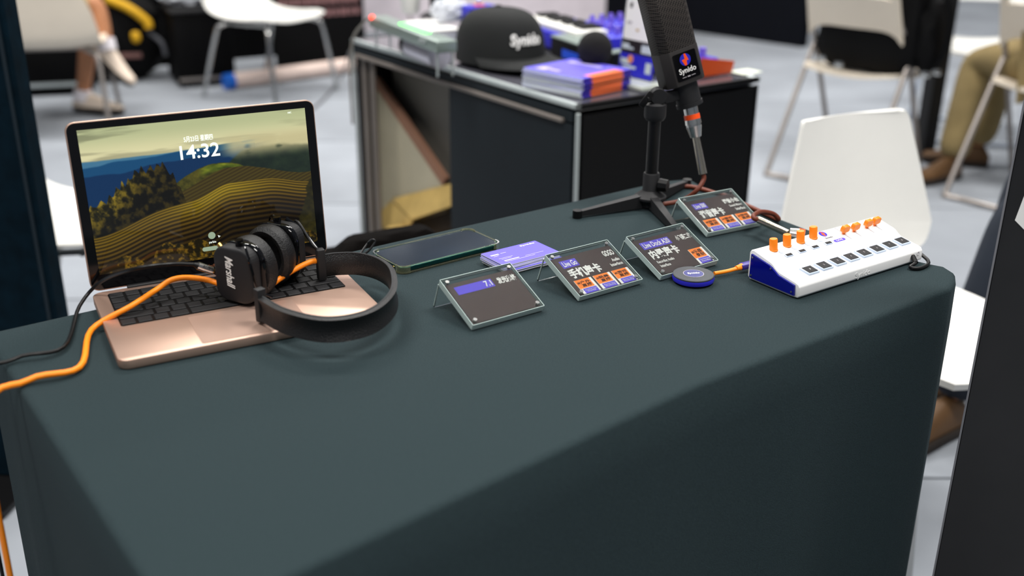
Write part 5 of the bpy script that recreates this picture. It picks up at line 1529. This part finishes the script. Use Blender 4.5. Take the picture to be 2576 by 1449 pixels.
gt = GR.node_tree; gb = gt.nodes['Principled BSDF']; tc = gt.nodes.new('ShaderNodeTexCoord'); mp = gt.nodes.new('ShaderNodeMapping')
mp.inputs['Rotation'].default_value = (R(40), R(30), R(45)); vo = gt.nodes.new('ShaderNodeTexVoronoi'); vo.inputs['Scale'].default_value = 420; vo.inputs['Randomness'].default_value = 0.0
rp = gt.nodes.new('ShaderNodeValToRGB'); rp.color_ramp.elements[0].position = 0.35; rp.color_ramp.elements[1].position = 0.5
rp.color_ramp.elements[0].color = (0.004, 0.004, 0.004, 1); rp.color_ramp.elements[1].color = lin((72, 66, 62))
gt.links.new(tc.outputs['Object'], mp.inputs['Vector']); gt.links.new(mp.outputs['Vector'], vo.inputs['Vector']); gt.links.new(vo.outputs['Distance'], rp.inputs['Fac']); gt.links.new(rp.outputs['Color'], gb.inputs['Base Color'])
mb = put('body', B().prism(poly, 0.002, 0.049, mx=up_, bev=0.0012, seg=2), mat('mic_body', (46, 43, 42), 0.5, 0.2, bump=0.15, bscale=2500), mic)
put('grille', B().prism([(x * 0.985, z_ * 0.985 - 0.0003) for x, z_ in poly], 0.048, 0.158, mx=up_, bev=0.001, seg=1), GR, mic)
put('grille_frame', B().prism([(x * 1.005, z_ * 1.005 + 0.0001) for x, z_ in poly], 0.158, 0.166, mx=up_, bev=0.001, seg=1), BLKM, mic)
bd = put('badge', B().prism(rrect(0.033, 0.036, 0.002, 3, 0.002, 0.026), 0.0, 0.0007), BLKG, mb)
lgo = put('round_logo', B().cyl((0.002, 0.034, 0.0006), (0.002, 0.034, 0.0010), 0.0078, n=28), BLUEP, mb)
put('logo_note', B().prism([(0.000, 0.0265), (0.003, 0.0265), (0.0035, 0.0325), (0.0065, 0.0325), (0.0035, 0.0418), (0.0012, 0.0418), (0.0012, 0.0350), (-0.003, 0.0345)], 0.0010, 0.0012), REDORANGE, mb)
letters(('Synido', 0.012, 0.0), 0.002, 0.0195, 0.0245, 0.0095, 0.0009, PRWHITE, mb)
bars([(-0.0045, 0.0118, 0.006, 0.0006), (0.002, 0.0118, 0.004, 0.0014), (0.0085, 0.0118, 0.006, 0.0006)], 0.0009, PRGREY, mb)
put('swivel_mount', B().cyl((0.004, 0.003, -MDp / 2), (0.004, -0.026, -MDp / 2), 0.0165, n=28).cyl((0.004, -0.026, -MDp / 2), (0.004, -0.031, -MDp / 2), 0.0178, n=28), BLKM, mic)
arm0 = V((-0.006, -0.012, -MDp / 2)); arm1 = mcm.inverted() @ (j0 + S0)
put('mount_arm', B().box((0, 0, 0), ((arm1 - arm0).length, 0.013, 0.015), 0.003, 2, mx=frame((arm0 + arm1) / 2, arm1 - arm0, y=(0, 0, 1))), BLKM, mic)

# microphone cable: plug below the microphone, over the cloth, into the back of the mixer
xb = mcm @ V((0.004, -0.031, -MDp / 2))
x1 = PY(1768, 437, xb.y - 0.02); xd = (x1 - xb); XL = xd.length; xu = xd.normalized()
xc = thing('mic_cable', 'brown microphone cable with silver plugs running from microphone to mixer', 'cable', xb)
xci = xc.matrix_world.inverted()


def at_(f): return xu * (XL * f)


put('plug', B().cyl(at_(0.0), at_(0.13), 0.0108, n=24).cyl(at_(0.20), at_(0.27), 0.0118, 0.0124, n=24).cyl(at_(0.27), at_(0.30), 0.0112, n=24).cyl(at_(0.30), at_(0.46), 0.0118, 0.0082, n=24), SILVER, xc)
put('orange_band', B().cyl(at_(0.13), at_(0.20), 0.0120, n=24), REDORANGE, xc)
spr = B().cyl(at_(0.46), at_(1.0), 0.0050, 0.0058, n=20)
put('spring_sleeve', spr, NICKEL, xc)
rings_ = B()
for k in range(26):
    f = 0.47 + 0.52 * k / 25
    rings_.cyl(at_(f), at_(f + 0.010), 0.0056 + 0.0008 * (f - 0.46) / 0.54, n=16)
put('spring_coil', rings_, NICKEL, xc)
m0 = P(1909, 553, T + 0.024); m1_ = P(1984, 588, T + 0.022)
cable = [x1, PY(1770, 452, x1.y - 0.003), P(1752, 480, T + 0.03), P(1718, 503, T + 0.012), P(1680, 512, T + 0.006), P(1650, 512, T + 0.004), P(1660, 480, T + 0.004), P(1740, 470, T + 0.004),
         P(1850, 505, T + 0.004), P(1930, 540, T + 0.004), P(1958, 552, T + 0.006), P(1945, 538, T + 0.016), P(1915, 533, T + 0.024), P(1897, 541, T + 0.028), P(1897, 549, T + 0.027), m0]
put('cord', B().tube([xci @ p for p in cable], 0.0036, 12), BROWN, xc)
put('spring_sleeve', B().cyl(xci @ m0, xci @ m1_, 0.0052, n=20), NICKEL, xc)
e0 = P(2006, 593, T + 0.020)
put('plug', B().cyl(xci @ m1_, xci @ e0, 0.0085, 0.0105, n=24), SILVER, xc)
e1_ = e0 + (e0 - m1_).normalized() * 0.008
put('orange_band', B().cyl(xci @ e0, xci @ e1_, 0.0108, n=24), REDORANGE, xc)
